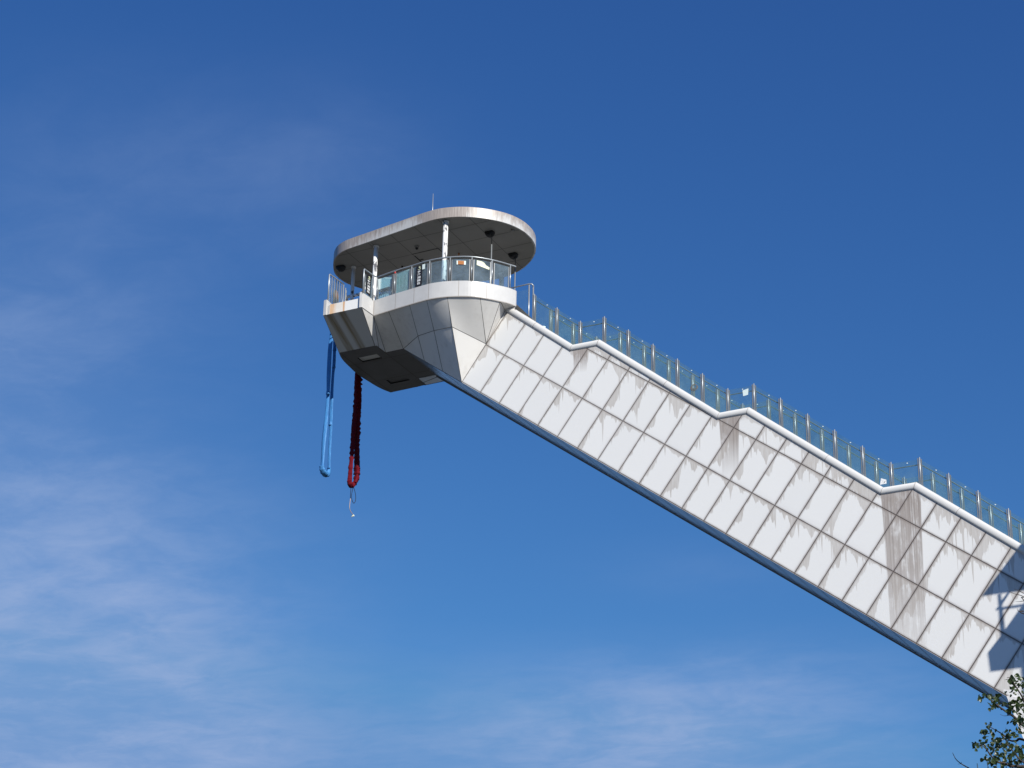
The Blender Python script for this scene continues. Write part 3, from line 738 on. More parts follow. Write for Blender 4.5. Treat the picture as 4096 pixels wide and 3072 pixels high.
# roof
ROOFZ, ROOFH = 5.62, 0.43
half = catmull([(-0.275, NC, 0), (-0.25, -0.90, 0), (-0.14, -0.45, 0), (0.06, -0.02, 0), (0.36, 0.38, 0), (0.76, 0.76, 0), (1.22, 1.08, 0), (1.74, 1.30, 0), (2.3, 1.405, 0), (2.9, 1.37, 0), (3.47, 1.275, 0), (4.57, 1.10, 0), (5.68, 0.92, 0), (6.33, 0.82, 0), (6.82, 0.72, 0), (7.28, 0.50, 0), (7.66, 0.14, 0), (7.95, -0.30, 0), (8.18, -0.80, 0), (8.24, NC, 0)], 4)
rim = [(p.x, p.y) for p in half]; rim = rim + [mir(p) for p in rim[::-1]][1:-1]
roof = MB()
def ringz(z, k): return [roof.vert((3.8+(p[0]-3.8)*k, NC+(p[1]-NC)*k, z)) for p in rim]
c_lo = ringz(ROOFZ+0.012, 0.985); top1 = ringz(ROOFZ+ROOFH+0.004, 0.99); top2 = ringz(ROOFZ+ROOFH+0.10, 0.7)
ct = roof.vert((3.8, NC, ROOFZ+ROOFH+0.15))
nR = len(rim)
for i in range(nR):
    j = (i+1) % nR
    roof.face((top1[i], top1[j], top2[j], top2[i])); roof.face((top2[i], top2[j], ct))
rf = roof.build('roof', M_ring, tower)
mb = MB(); P = [Vector(p) for p in rim]; P.append(P[0])
o0 = [mb.vert((p.x, p.y, ROOFZ)) for p in P[:-1]]; o1 = [mb.vert((p.x, p.y, ROOFZ+ROOFH)) for p in P[:-1]]
i0 = [mb.vert((3.8+(p.x-3.8)*0.985, NC+(p.y-NC)*0.985, ROOFZ)) for p in P[:-1]]; i1 = [mb.vert((3.8+(p.x-3.8)*0.985, NC+(p.y-NC)*0.985, ROOFZ+ROOFH)) for p in P[:-1]]
for i in range(nR):
    j = (i+1) % nR; ua, ub = P[i].x, P[j].x
    mb.face((o0[i], o0[j], o1[j], o1[i]), 0, {'face': [(ua, 0), (ub, 0), (ub, ROOFH), (ua, ROOFH)]})
    mb.face((o1[i], o1[j], i1[j], i1[i]), 0, {'face': [(ua, ROOFH)]*4}); mb.face((i0[i], i0[j], o0[j], o0[i]), 0, {'face': [(ua, 0.1)]*4}); mb.face((i1[i], i1[j], i0[j], i0[i]), 0, {'face': [(ua, 0.1)]*4})
near = [p for p in P[:len(half)]]
for s0 in (5.70, 4.58, 3.44, 1.17, 0.30, -0.06): seam_on(mb, near, s0, ROOFZ, ROOFZ+ROOFH, 0.010, 1, 0.004)
mb.build('fascia', [M_fascia, M_seam_l], rf)
mb = MB()
cz = ROOFZ+0.012
mb.poly([(3.8+(p[0]-3.8)*0.985, NC+(p[1]-NC)*0.985, cz) for p in rim])
def halfwidth(s):
    best = 0
    for p, q in zip(near, near[1:]):
        if min(p.x, q.x) <= s <= max(p.x, q.x) and abs(p.x-q.x) > 1e-9: best = max(best, (p.y+(q.y-p.y)*(s-p.x)/(q.x-p.x))-NC)
    return best*0.975
def srange(n):
    ss = [p.x for p in near if p.y-NC >= abs(n-NC)]
    return (min(ss)+0.08, max(ss)-0.08) if ss else (0, 0)
def cstrip(p, q, w, z, mi=1):
    p, q = Vector(p), Vector(q); d = (q-p).normalized(); t = Vector((-d.y, d.x))*w
    mb.poly([(p.x+t.x, p.y+t.y, z), (q.x+t.x, q.y+t.y, z), (q.x-t.x, q.y-t.y, z), (p.x-t.x, p.y-t.y, z)], mi)
for s0 in (1.17, 2.31, 3.42, 4.56, 5.68, 6.80): h_ = halfwidth(s0); cstrip((s0, NC+h_), (s0, NC-h_), 0.011, cz-0.004)
for s0, na, nb in ((2.04, 1.1, 1.36), (5.55, 0.5, 0.86)): cstrip((s0, na), (s0, nb), 0.009, cz-0.004)
for n0 in (0.42, -0.70, -1.80, -2.90): a_, b_ = srange(n0); cstrip((a_, n0), (b_, n0), 0.011, cz-0.0065)
cstrip((3.41, -0.69), (4.57, -0.69), 0.022, cz-0.009, 2); cstrip((4.55, -0.85), (4.55, -1.62), 0.025, cz-0.009, 2); cstrip((4.36, -1.22), (4.55, -1.24), 0.03, cz-0.0115, 2); cstrip((3.41, -0.69), (3.41, -0.98), 0.018, cz-0.009, 2)
ce = mb.build('ceiling', [M_ceil, M_seam, M_black], rf)
# lightning rod
mb = MB(); mb.tube([(3.04, 0.5, ROOFZ+ROOFH-0.02), (3.04, 0.5, 6.6), (3.04, 0.5, 7.37)], [0.024, 0.02, 0.012], 8)
mb.tube([(3.04, 0.5, ROOFZ+ROOFH-0.02), (3.04, 0.5, ROOFZ+ROOFH+0.12)], 0.06, 10)
mb.build('lightning_rod', M_steel, rf)
# columns
cols_ = [(2.11, 1.06, 0.098), (5.52, 0.49, 0.088), (7.2, -0.62, 0.075)]
for s0, n0, r in cols_:
    for p in ((s0, n0), mir((s0, n0))):
        mb = MB(); mb.tube([(p[0], p[1], 2.05), (p[0], p[1], 3.6), (p[0], p[1], ROOFZ)], r, 18); mb.tube([(p[0], p[1], ROOFZ-0.05), (p[0], p[1], ROOFZ)], r*1.35, 18)
        mb.build('column', M_column, tower)

# ------------------------------------------------------------------ stair balustrades: posts, clamps, glass, handrail
posts = [(-1.153, 2.355), (-2.103, 1.584), (-3.07, 0.823), (-4.04, 0.807), (-5.0, 0.068), (-5.97, -0.71), (-6.91, -1.485), (-7.86, -2.25), (-8.806, -3.02), (-9.78, -3.026), (-10.74, -3.755),
         (-11.70, -4.534), (-12.64, -5.30), (-13.59, -6.066), (-14.545, -6.832), (-15.527, -6.830), (-16.47, -7.56), (-17.40, -8.33), (-18.346, -9.113), (-19.30, -9.89), (-20.27, -10.60), (-21.25, -10.60)]
def balustrade(n0, label, group):
    rt = thing('stair_railing', label, 'railing', (posts[0][0], n0, ztop(posts[0][0])-0.2))
    first = None
    for i, (s0, zt) in enumerate(posts):
        if first is None:
            zb = ztop(s0)-0.30
            mb = MB(); mb.tube([(s0, n0, zb), (s0, n0, zt-0.012), (s0, n0, zt)], [0.023, 0.023, 0.014], 10)
            first = mb.build('post', M_steel, rt)
            for ds, dz_, w in ((0.055, 0.035, 0.014), (-0.055, 0.085, 0.018)):
                mb = MB(); mb.box((s0+ds, n0, (zb+zt-dz_)/2), (w, 0.024, (zt-dz_-zb)/2)); mb.box((s0+ds*0.5, n0-0.006, zt-0.30), (0.03, 0.008, 0.012)); mb.box((s0+ds*0.5, n0-0.006, zt-0.75), (0.03, 0.008, 0.012))
                mb.build('clamp', M_steel_d, first)
        else: child_copy(first, rt, (s0-posts[0][0], 0, zt-posts[0][1]))
    for (a, za), (b, zb) in zip(posts, posts[1:]):
        a2, b2_ = a-0.045, b+0.045; k = (zb-za)/(b-a)
        A, B_ = za+k*(a2-a)-0.075, za+k*(b2_-a)-0.075
        flat_a, flat_b = ztop(a2)-0.30, ztop(b2_)-0.30
        mid = [t for t in TOP if b2_ < t[0] < a2]
        low = [(a2, flat_a)] + [(t[0], t[1]-0.30) for t in mid] + [(b2_, flat_b)]
        mb = MB(); loop = low + [(b2_, B_), (a2, A)]
        f0 = [(s, n0+0.006, z) for s, z in loop]; f1 = [(s, n0-0.006, z) for s, z in loop]
        mb.poly(f0); mb.poly(f1[::-1])
        for i in range(len(loop)): j = (i+1) % len(loop); mb.poly([f0[i], f1[i], f1[j], f0[j]])
        gl = mb.build('glass_panel', M_glass, rt)
        sm = a2+(b2_-a2)*0.58; zm = A+(B_-A)*0.58-0.07
        mb = MB(); mb.poly([(sm-0.022, n0+0.009, zm-0.02), (sm+0.02, n0+0.009, zm-0.014), (sm+0.022, n0+0.009, zm+0.02), (sm-0.02, n0+0.009, zm+0.014)])
        mb.build('sticker', M_paper, gl)
    mb = MB(); hr = [(s, n0-0.075, z-0.235) for s, z in posts]; mb.tube(hr, 0.021, 8, smooth=True)
    for s, z in posts: mb.tube([(s, n0, z-0.27), (s, n0-0.075, z-0.25)], 0.010, 6)
    mb.build('handrail', M_rail, rt)
    return rt
balustrade(-0.10, 'near glass stair railing with steel posts standing along the white coping', 'stair railings')
balustrade(-1.50, 'far glass stair railing seen through the near one, lower in view behind the coping', 'stair railings')

# rail at the head of the stair
rt = thing('stairhead_rail', 'short level steel rail with double end posts at the head of the stair', 'railing', (0.1, -1.5, 2.05))
mb = MB(); mb.tube([(0.9, -1.5, 3.63), (-0.20, -1.5, 3.645), (-0.29, -1.52, 3.64), (-0.33, -1.56, 3.60), (-0.335, -1.6, 3.52)], 0.027, 8)
mb.build('top_rail', M_steel, rt)
for ds, dn in ((-0.205, 0.0), (-0.335, -0.1)):
    mb = MB(); mb.tube([(ds, -1.5+dn, 1.6), (ds, -1.5+dn, 3.60)], 0.028, 10); mb.build('post', M_steel, rt)
mb = MB(); P2 = [(-0.18, -1.5, 2.15), (0.88, -1.5, 2.15), (0.88, -1.5, 3.42), (-0.18, -1.5, 3.42)]; mb.poly(P2); mb.build('glass_panel', M_glass, rt)

# ------------------------------------------------------------------ deck balustrade
rt = thing('deck_railing', 'curved steel and glass railing round the near side of the jump deck', 'railing', (2.3, 1.8, RZ1))
rpts = [(4.77, 1.535), (3.90, 1.70), (3.094, 1.785), (2.268, 1.878), (1.447, 1.778), (0.694, 1.458), (0.118, 0.91), (-0.318, 0.275)]
rpts = [(s+(0.0 if i < 2 else 0.03), n-0.04) for i, (s, n) in enumerate(rpts)]
RAILZ = 3.61
rc = catmull([(p[0], p[1], RAILZ) for p in rpts] + [(-0.43, 0.05, RAILZ-0.02)], 6)
mb = MB(); mb.tube([tuple(p) for p in rc], 0.030, 10); mb.build('top_rail', M_steel, rt)
for i, (s0, n0) in enumerate(rpts):
    d = (Vector(rpts[min(i+1, 7)])-Vector(rpts[max(i-1, 0)])).normalized()
    mb = MB(); mb.tube([(s0, n0, RZ1-0.02), (s0, n0, RAILZ)], 0.024, 10); po = mb.build('post', M_steel, rt)
    for k in (-1, 1):
        if (i == 0 and k < 0) or (i == 7 and k > 0): continue
        c = Vector((s0, n0))+d*(0.075*k)
        mb = MB(); mb.box((c.x, c.y, (RZ1+3.49)/2), (0.018, 0.022, (3.49-RZ1)/2), (Vector((d.x, d.y, 0)), Vector((-d.y, d.x, 0)), Vector((0, 0, 1)))); mb.build('clamp', M_steel_d, po)
    if i == 1: mb = MB(); mb.tube([(s0, n0, 3.49), (s0, n0, 3.56)], 0.031, 10); mb.build('tape', M_red, po)
for a, b in zip(range(7), range(1, 8)):
    pa = [p for p in rc[a*6:b*6+1]]; mb = MB()
    lo0, hi0, lo1, hi1 = [], [], [], []
    for i, p in enumerate(pa):
        d = (pa[min(i+1, 6)]-pa[max(i-1, 0)]).normalized(); t = Vector((-d.y, d.x, 0))*0.005
        if i == 0: p = p + d*0.06
        if i == 6: p = p - d*0.06
        for L_, q, z in ((lo0, p+t, RZ1-0.01), (hi0, p+t, 3.51), (lo1, p-t, RZ1-0.01), (hi1, p-t, 3.51)): L_.append(mb.vert((q.x, q.y, z)))
    for i in range(6):
        mb.face((lo0[i], lo0[i+1], hi0[i+1], hi0[i])); mb.face((lo1[i+1], lo1[i], hi1[i], hi1[i+1])); mb.face((hi0[i], hi0[i+1], hi1[i+1], hi1[i]))
    mb.face((lo0[0], hi0[0], hi1[0], lo1[0])); mb.face((lo0[6], lo1[6], hi1[6], hi0[6]))
    mb.build('glass_panel', M_glass2, rt)
# bay side railing with banner glass
rt = thing('bay_railing', 'short steel and glass railing on the right wall of the jump bay', 'railing', (4.86, 2.0, RZ1))
mb = MB(); mb.tube([(4.85, 2.36, RZ1-0.03), (4.85, 2.36, 3.54), (4.85, 2.33, 3.575), (4.85, 2.2, 3.58), (4.80, 1.66, 3.585), (4.785, 1.57, 3.60)], 0.027, 10); mb.build('top_rail', M_steel, rt)
mb = MB(); mb.tube([(4.81, 1.70, RZ1-0.03), (4.81, 1.70, 3.58)], 0.024, 10); mb.build('post', M_steel, rt)
mb = MB(); mb.box((4.842, 2.03, 3.0), (0.005, 0.28, 0.41), (Vector((1, 0, 0)), Vector((0.06, 1, 0)).normalized(), Vector((0, 0, 1)))); mb.build('glass_panel', M_glass2, rt)
for n0 in (2.28, 1.77):
    mb = MB(); mb.box((4.845 if n0 > 2 else 4.825, n0, 2.98), (0.016, 0.014, 0.38)); mb.build('clamp', M_steel_d, rt)
# bay left: barred gate leaf beside glass
rt = thing('bay_gate', 'barred steel gate leaf with glass on the left wall of the jump bay', 'gate', (6.45, 1.8, RZ1))
mb = MB(); mb.tube([(6.47, 2.24, 2.40), (6.47, 2.24, 3.74), (6.47, 2.21, 3.77), (6.47, 2.10, 3.78), (6.47, 1.70, 3.80), (6.47, 1.20, 3.82)], 0.027, 10); mb.build('top_rail', M_steel, rt)
for k in range(5):
    n0 = 2.02-k*0.175; mb = MB(); mb.tube([(6.47, n0, 2.45), (6.47, n0, 3.79)], 0.014, 8); mb.build('bar', M_steel_d, rt)
for n0, zt in ((1.20, 3.80), (1.05, 3.72), (1.0, 3.64)): mb = MB(); mb.tube([(6.46, n0, 2.05), (6.46, n0, zt)], 0.024, 10); mb.build('post', M_steel, rt)
mb = MB(); mb.box((6.50, 1.68, 3.05), (0.005, 0.50, 0.62)); mb.build('glass_panel', M_glass2, rt)

# ------------------------------------------------------------------ banners with lettering
def glyph_mesh(txt):
    cu = bpy.data.curves.new('lettering', 'FONT'); cu.body = txt; cu.offset = 0.012
    o = bpy.data.objects.new('lettering', cu); col.objects.link(o); bpy.context.view_layer.update()
    dg = bpy.context.evaluated_depsgraph_get(); me = bpy.data.meshes.new_from_object(o.evaluated_get(dg))
    vs = [(v.co.x, v.co.y) for v in me.vertices]; fs = [tuple(p.vertices) for p in me.polygons]
    bpy.data.objects.remove(o, do_unlink=True); bpy.data.meshes.remove(me); bpy.data.curves.remove(cu)
    x0, x1 = min(v[0] for v in vs), max(v[0] for v in vs); y0, y1 = min(v[1] for v in vs), max(v[1] for v in vs)
    return [((v[0]-x0)/(x1-x0)-0.5, (v[1]-y0)/(y1-y0)-0.5) for v in vs], fs
GL = {c: glyph_mesh(c) for c in '金海湖蹦极A1'}
LOGO = [[(-0.05, 0.5), (0.42, 0.46), (0.40, 0.32), (0.16, 0.36), (0.46, 0.02), (0.44, -0.46), (-0.42, -0.42), (-0.46, -0.18), (-0.40, -0.22), (-0.30, -0.28), (0.20, -0.30), (0.22, -0.04), (-0.08, 0.12), (-0.22, 0.30)]]
def banner(cen, xax, w, h, label):
    """a black strip with a logo over five characters; xax points to the reader's right"""
    X = Vector(xax).normalized(); Y = Vector((0, 0, 1)); Nn = X.cross(Y); c = Vector(cen)
    rt = thing('banner', label, 'banner', cen, 'lettered banners on the deck glass')
    mb = MB(); mb.box(c, (w/2, h/2, 0.003), (X, Y, Nn)); mb.build('backing', M_banner, rt)
    def put(vs, fs, cx, cy, sx_, sy_, m_, name):
        mb = MB(); idx = [mb.vert(c + X*(cx+v[0]*sx_) + Y*(cy+v[1]*sy_) + Nn*0.006) for v in vs]
        for f_ in fs: mb.face([idx[i] for i in f_])
        return mb.build(name, m_, rt, recalc=False)
    ch = h*0.118; cw = w*0.56
    put(LOGO[0], [tuple(range(len(LOGO[0])))], 0.0, h*0.375, w*0.50, h*0.165, M_logo, 'logo')
    mb = MB(); y = h*0.205
    for t in '金海湖蹦极':
        vs, fs = GL[t]; idx = [mb.vert(c + X*(v[0]*cw) + Y*(y+v[1]*ch) + Nn*0.006) for v in vs]
        for f_ in fs: mb.face([idx[i] for i in f_])
        y -= h*0.142
    mb.build('lettering', M_white, rt, recalc=False)
    return rt
def rn(s, off=0.0):                                                     # n of the deck glass at s, shifted outwards by off
    for p, q in zip(rc, rc[1:]):
        if min(p.x, q.x) <= s <= max(p.x, q.x): return p.y+(q.y-p.y)*(s-p.x)/(q.x-p.x)+off
    return rc[-1].y
banner((2.75, rn(2.75, 0.026), 3.065), (-1, 0.105, 0), 0.275, 0.87, 'black banner with white lettering on the curved glass beside a pale note')
bn2 = banner((4.822, 2.03, 3.04), (-0.06, -1, 0), 0.31, 0.80, 'black banner with white lettering on the side glass of the jump bay')
mb = MB()
for t, z, k in (('A', 2.99, 0.15), ('1', 2.82, 0.12)):
    vs, fs = GL[t]; idx = [mb.vert((4.842-0.0, 2.235-v[0]*0.055, z+v[1]*k)) for v in vs]
    for f_ in fs: mb.face([idx[i] for i in f_])
mb.build('mark', M_white, bn2, recalc=False)

def sheet(name, pts, m_, label, cat, group=None, uv=None):
    mb = MB(); P = [Vector(p) for p in pts]; nn = (P[1]-P[0]).cross(P[-1]-P[0]).normalized()*0.002
    if nn.y < 0: nn = -nn
    mb.poly([p+nn for p in P], 0, {'face': uv} if uv else None); mb.poly([p-nn for p in P][::-1], 0, {'face': uv[::-1]} if uv else None)
    for i in range(len(P)): j = (i+1) % len(P); mb.poly([P[i]+nn, P[i]-nn, P[j]-nn, P[j]+nn], 0, {'face': [(0, 0)]*4} if uv else None)
    c = sum(P, Vector())/len(P)
    return solo(name, mb, m_, label, cat, tuple(c), group)
sheet('board', [(4.695, 1.53, 3.03), (4.143, 1.53, 3.075), (4.114, 1.53, 3.505), (4.735, 1.53, 3.497)], M_paper, 'plain pale green board propped behind the leftmost glass of the deck', 'board')
sheet('poster', [(3.81, 1.665, 2.60), (3.215, 1.70, 2.66), (3.243, 1.70, 3.53), (3.835, 1.665, 3.44)], M_poster, 'weathered patterned poster filling the glass right of the red taped post', 'poster', uv=[(0.05, 0), (1.05, 0), (1.05, 1), (0.05, 1)])
sheet('note', [(2.607, rn(2.6, 0.026), 3.29), (2.491, rn(2.5, 0.026), 3.29), (2.49, rn(2.5, 0.026), 3.505), (2.612, rn(2.6, 0.026), 3.50)], M_paper, 'pale blue note stuck on glass right of the black lettered banner', 'note')
sheet('note', [(1.225, rn(1.225, 0.026), 3.27), (0.909, rn(0.909, 0.026), 3.25), (0.905, rn(0.905, 0.026), 3.42), (1.231, rn(1.231, 0.026), 3.44)], M_paper, 'white note with a brown printed square on the curved glass', 'note')
sheet('print', [(1.17, rn(1.17, 0.036), 3.275), (0.965, rn(0.965, 0.036), 3.262), (0.963, rn(0.963, 0.036), 3.41), (1.176, rn(1.176, 0.036), 3.425)], M_brown, 'brown printed square in the middle of a white note', 'print')
sheet('note', [(0.568, rn(0.568, 0.026), 3.28), (0.216, rn(0.216, 0.026), 3.16), (0.21, rn(0.21, 0.026), 3.26), (0.30, rn(0.30, 0.026), 3.32), (0.36, rn(0.36, 0.026), 3.42), (0.42, rn(0.42, 0.026), 3.46), (0.565, rn(0.565, 0.026), 3.48)], M_cream, 'torn cream paper on glass near the right end of the deck railing', 'note')
# papers on the stair glass
sheet('note', [(-9.38, -0.088, -3.44), (-9.56, -0.088, -3.42), (-9.58, -0.088, -3.18), (-9.36, -0.088, -3.22)], M_paper, 'crooked pale sheet on the stair glass above the middle landing', 'note')
nt_ = sheet('note', [(-14.14, -0.088, -7.58), (-14.36, -0.088, -7.58), (-14.36, -0.088, -7.44), (-14.18, -0.088, -7.36)], M_white, 'small white note with dark blots low on the stair glass', 'note')
mb = MB()
for s0, z0, r in ((-14.29, -7.52, 0.022), (-14.24, -7.47, 0.012), (-14.21, -7.53, 0.010), (-14.19, -7.43, 0.010), (-14.26, -7.55, 0.009), (-14.32, -7.49, 0.014)):
    mb.poly([(s0+r*math.cos(a), -0.083, z0+r*math.sin(a)*0.8) for a in [k*math.pi/3 for k in range(6)]])
mb.build('blot', M_black, nt_)
# crate
mb = MB(); ax = (Vector((-1, 0.12, 0)).normalized(), Vector((0.1, -0.5, 1)).normalized(), Vector((0.1, 1, 0.4)).normalized())
cc_ = Vector((4.57, 1.40, 2.78)); mb.box(cc_+ax[0]*0.0+ax[1]*0.20, (0.30, 0.03, 0.04), ax); mb.box(cc_-ax[1]*0.20, (0.30, 0.03, 0.04), ax)
for k in (-1, 1): mb.box(cc_+ax[0]*(0.30*k), (0.028, 0.20, 0.04), ax)
for k in range(-2, 3): mb.box(cc_+ax[0]*(0.1*k), (0.012, 0.19, 0.015), ax)
for k in range(-1, 2): mb.box(cc_+ax[1]*(0.1*k), (0.28, 0.012, 0.012), ax)
solo('crate', mb, M_crate, 'pale blue plastic crate leaning behind the leftmost deck glass', 'crate', (4.57, 1.40, 2.5))

# ------------------------------------------------------------------ things under the roof
def bowl(s0, n0, label):
    rt = thing('ceiling_speaker', label, 'speaker', (s0, n0, ROOFZ), 'black half round speakers under the roof')
    mb = MB(); k = 14; w, hgt, dp = 0.185, 0.20, 0.13
    prof = [(w*math.cos(a), -hgt*math.sin(a)**0.9 if math.sin(a) > 0 else 0) for a in [math.pi*i/k for i in range(k+1)]]
    layers = [(-dp, 0.72), (-dp*0.8, 0.94), (0, 1.0), (dp*0.8, 0.94), (dp, 0.72)]
    idx = [[mb.vert((s0+x*f_, n0+d_, ROOFZ+0.005+z*f_)) for x, z in prof] for d_, f_ in layers]
    for a, b in zip(idx, idx[1:]):
        for i in range(k): mb.face((a[i], a[i+1], b[i+1], b[i]), 0, None, True)
        mb.face((a[0], b[0], b[-1], a[-1]))
    mb.face(idx[0]); mb.face(idx[-1][::-1])
    mb.build('housing', M_blackp, rt)
    return rt
sA = bowl(0.98, -0.40, 'black half round ceiling speaker nearer the roof edge, above the torn cream paper')
sB = bowl(0.97, -2.36, 'black half round ceiling speaker furthest right under the roof')
sC = bowl(7.66, -0.40, 'black half round ceiling speaker with a thin wire at the left end')
mb = MB(); mb.tube([(7.70, -0.36, ROOFZ-0.18), (7.705, -0.36, 4.9), (7.70, -0.35, 4.2)], 0.006, 5); mb.build('wire', M_black, sC)
for (s0, n0, zc, lab) in ((0.865, -0.37, 5.05, 'telescopic pole under the speaker nearer the roof edge'), (0.855, -2.34, 4.98, 'telescopic pole under the speaker furthest right')):
    rt = thing('telescopic_pole', lab + ', dark above and bright steel below', 'pole', (s0, n0, 2.05), 'telescopic poles')
    mb = MB(); mb.tube([(s0, n0, 2.05), (s0, n0, zc)], 0.024, 10); mb.build('lower_tube', M_steel, rt)
    mb = MB(); mb.tube([(s0, n0, zc), (s0, n0, ROOFZ-0.12)], 0.013, 8); mb.build('upper_tube', M_dark, rt)
rt = thing('dome_camera', 'small dome security camera under the middle of the roof', 'camera', (4.09, -0.21, ROOFZ))
mb = MB(); mb.tube([(4.09, -0.21, ROOFZ+0.01), (4.09, -0.21, ROOFZ-0.06)], [0.085, 0.075], 16); mb.build('base', M_ceil, rt)
mb = MB()
mb.tube([(4.09, -0.21, ROOFZ-0.06), (4.09, -0.21, ROOFZ-0.10), (4.09, -0.21, ROOFZ-0.125), (4.09, -0.21, ROOFZ-0.14)], [0.062, 0.055, 0.036, 0.008], 14); mb.build('dome', M_blackp, rt)
for s0, n0, lab, m_ in ((2.87, -1.40, 'small brown ceiling sensor behind the right column', M_brown), (5.42, -1.40, 'small dark ceiling sensor right of the left column', M_blackp), (0.10, -0.60, 'flat pale round fitting near the right rim of the ceiling', M_ceil)):
    mb = MB(); rr = 0.07 if m_ is M_ceil else 0.035
    mb.tube([(s0, n0, ROOFZ+0.01), (s0, n0, ROOFZ-0.03), (s0, n0, ROOFZ-0.05), (s0, n0, ROOFZ-(0.06 if m_ is M_ceil else 0.14))], [rr, rr, rr*0.8, rr*0.4], 12)
    solo('ceiling_sensor', mb, m_, lab, 'sensor', (s0, n0, ROOFZ))
# pipe between the front columns with strap, harness, cables
mb = MB(); mb.tube([(6.3, -0.66, 4.02), (7.0, -0.62, 4.30), (7.2, -0.62, 4.33), (7.55, -0.62, 4.36)], 0.065, 12)
mb = MB(); mb.tube([(7.45, -0.60, 4.31), (5.9, -0.60, 4.31)], 0.062, 12)
rt = solo('cross_pipe', mb, M_column, 'white horizontal pipe across the front column of the jump deck', 'pipe', (6.7, -0.6, 4.31))
mb = MB()
for k in range(3): mb.tube([(6.63+0.045*k+0.075*0*math.cos(a), -0.60+0.078*math.cos(a), 4.31+0.082*math.sin(a)) for a in [2*math.pi*i/12 for i in range(13)]], 0.022, 6, caps=False)
mb.tube([(6.65, -0.53, 4.27), (6.64, -0.52, 4.10), (6.66, -0.53, 4.0)], [0.03, 0.02, 0.012], 6)
solo('strap', mb, M_yel, 'dull yellow strap wound round the white horizontal pipe', 'strap', (6.65, -0.6, 4.31))
random.seed(5)
mb = MB(); hs_ = Vector((6.52, 1.62, 3.30))
for k in range(9):
    a = random.uniform(-0.14, 0.14); b = random.uniform(-0.10, 0.10); l = random.uniform(0.25, 0.55)
    mb.tube([hs_+Vector((0, b*0.4, 0.05)), hs_+Vector((0.03, b+a*0.3, -l*0.45)), hs_+Vector((0.02, b*0.8+a, -l))], [0.03, random.uniform(0.03, 0.07), 0.02], 7)
mb.tube([hs_+Vector((0, 0.02, 0.5)), hs_+Vector((0, 0.0, 0.25)), hs_], 0.012, 6)
solo('harness', mb, M_harness, 'bundle of brown jump harness straps hanging behind the barred gate', 'harness', (6.52, 1.62, 3.3))
mb = MB()
mb.tube([(6.46, 1.02, 3.25), (6.3, 0.6, 3.02), (5.9, 0.3, 3.08), (5.4, 0.25, 3.4)], 0.022, 7); mb.tube([(6.46, 1.05, 3.5), (6.5, 0.7, 3.2), (6.3, 0.45, 2.85)], 0.03, 7); mb.tube([(6.46, 1.02, 3.1), (6.42, 0.9, 2.75), (6.1, 0.75, 2.45)], 0.03, 7)
solo('cable', mb, M_dark, 'dark slack cables sagging across the open front of the jump bay', 'cable', (6.2, 0.6, 3.0))
mb = MB()
for pts in ([(4.35, 1.0, 3.25), (4.7, 0.9, 2.9), (4.75, 0.9, 2.3)], [(4.15, 1.0, 3.1), (4.2, 0.95, 2.2)]): mb.tube(pts, 0.07, 8)
mb.box((4.30, 0.9, 2.72), (0.25, 0.12, 0.10)); mb.box((4.55, 0.85, 2.35), (0.2, 0.2, 0.28))
solo('winch', mb, M_dark, 'dark winch machine standing behind the leftmost deck glass', 'winch', (4.4, 0.9, 2.05))
# brown rope on the far post
mb = MB()
for k in range(3): mb.tube([(-6.97+(0.10+0.02*k)*math.cos(a), -1.47, -2.02-0.02*k+(0.09+0.015*k)*math.sin(a)) for a in [2*math.pi*i/14 for i in range(15)]], 0.010, 5, caps=False)
solo('rope_coil', mb, M_rope, 'small brown rope coil tied to a far stair post', 'rope', (-6.97, -1.47, -2.1))

# ------------------------------------------------------------------ bungee cords (hung off the front of the deck)
def unp(x, y, s0):                                                       # point at distance s0 along the arm axis on a given line of the photo survey
    return (x, y)
def lerp_r(v, n): return v
def cloth_tube(mb, pts, rad, seg=12, amp=0.0, freq=9.0, seed=0, flat=1.0, fold=0.0, mi=0):
    random.seed(seed)
    P = catmull(pts, 10); n = len(P); L_ = len(rad); rr = []
    for i in range(n):
        t = i/(n-1)*(L_-1); a = int(min(t, L_-2)); rr.append(rad[a]+(rad[a+1]-rad[a])*(t-a))
    rings = []
    ph = [random.uniform(0, 6.28) for _ in range(6)]; acc = 0
    for i in range(n):
        t = (P[min(i+1, n-1)]-P[max(i-1, 0)]).normalized(); x = t.cross(Vector((0, 1, 0.02))).normalized(); y = t.cross(x)
        if i: acc += (P[i]-P[i-1]).length
        pleat = amp*(0.55*math.sin(acc*freq+ph[0]+1.1*math.sin(acc*freq*0.37+ph[1]))+0.45*random.uniform(-1, 1))
        ring = []
        for j in range(seg):
            a = 2*math.pi*j/seg
            k = 1+pleat*(0.7+0.5*math.sin(a*2+ph[2]+acc*3))+fold*math.sin(a*3+ph[3]+acc*0.9)
            ring.append(mb.vert(P[i]+(x*math.cos(a)+y*math.sin(a)*flat)*rr[i]*k))
        rings.append(ring)
    for i in range(n-1):
        for j in range(seg): k = (j+1) % seg; mb.face((rings[i][j], rings[i][k], rings[i+1][k], rings[i+1][j]), mi, None, True)
    mb.face(rings[0][::-1], mi); mb.face(rings[-1], mi)
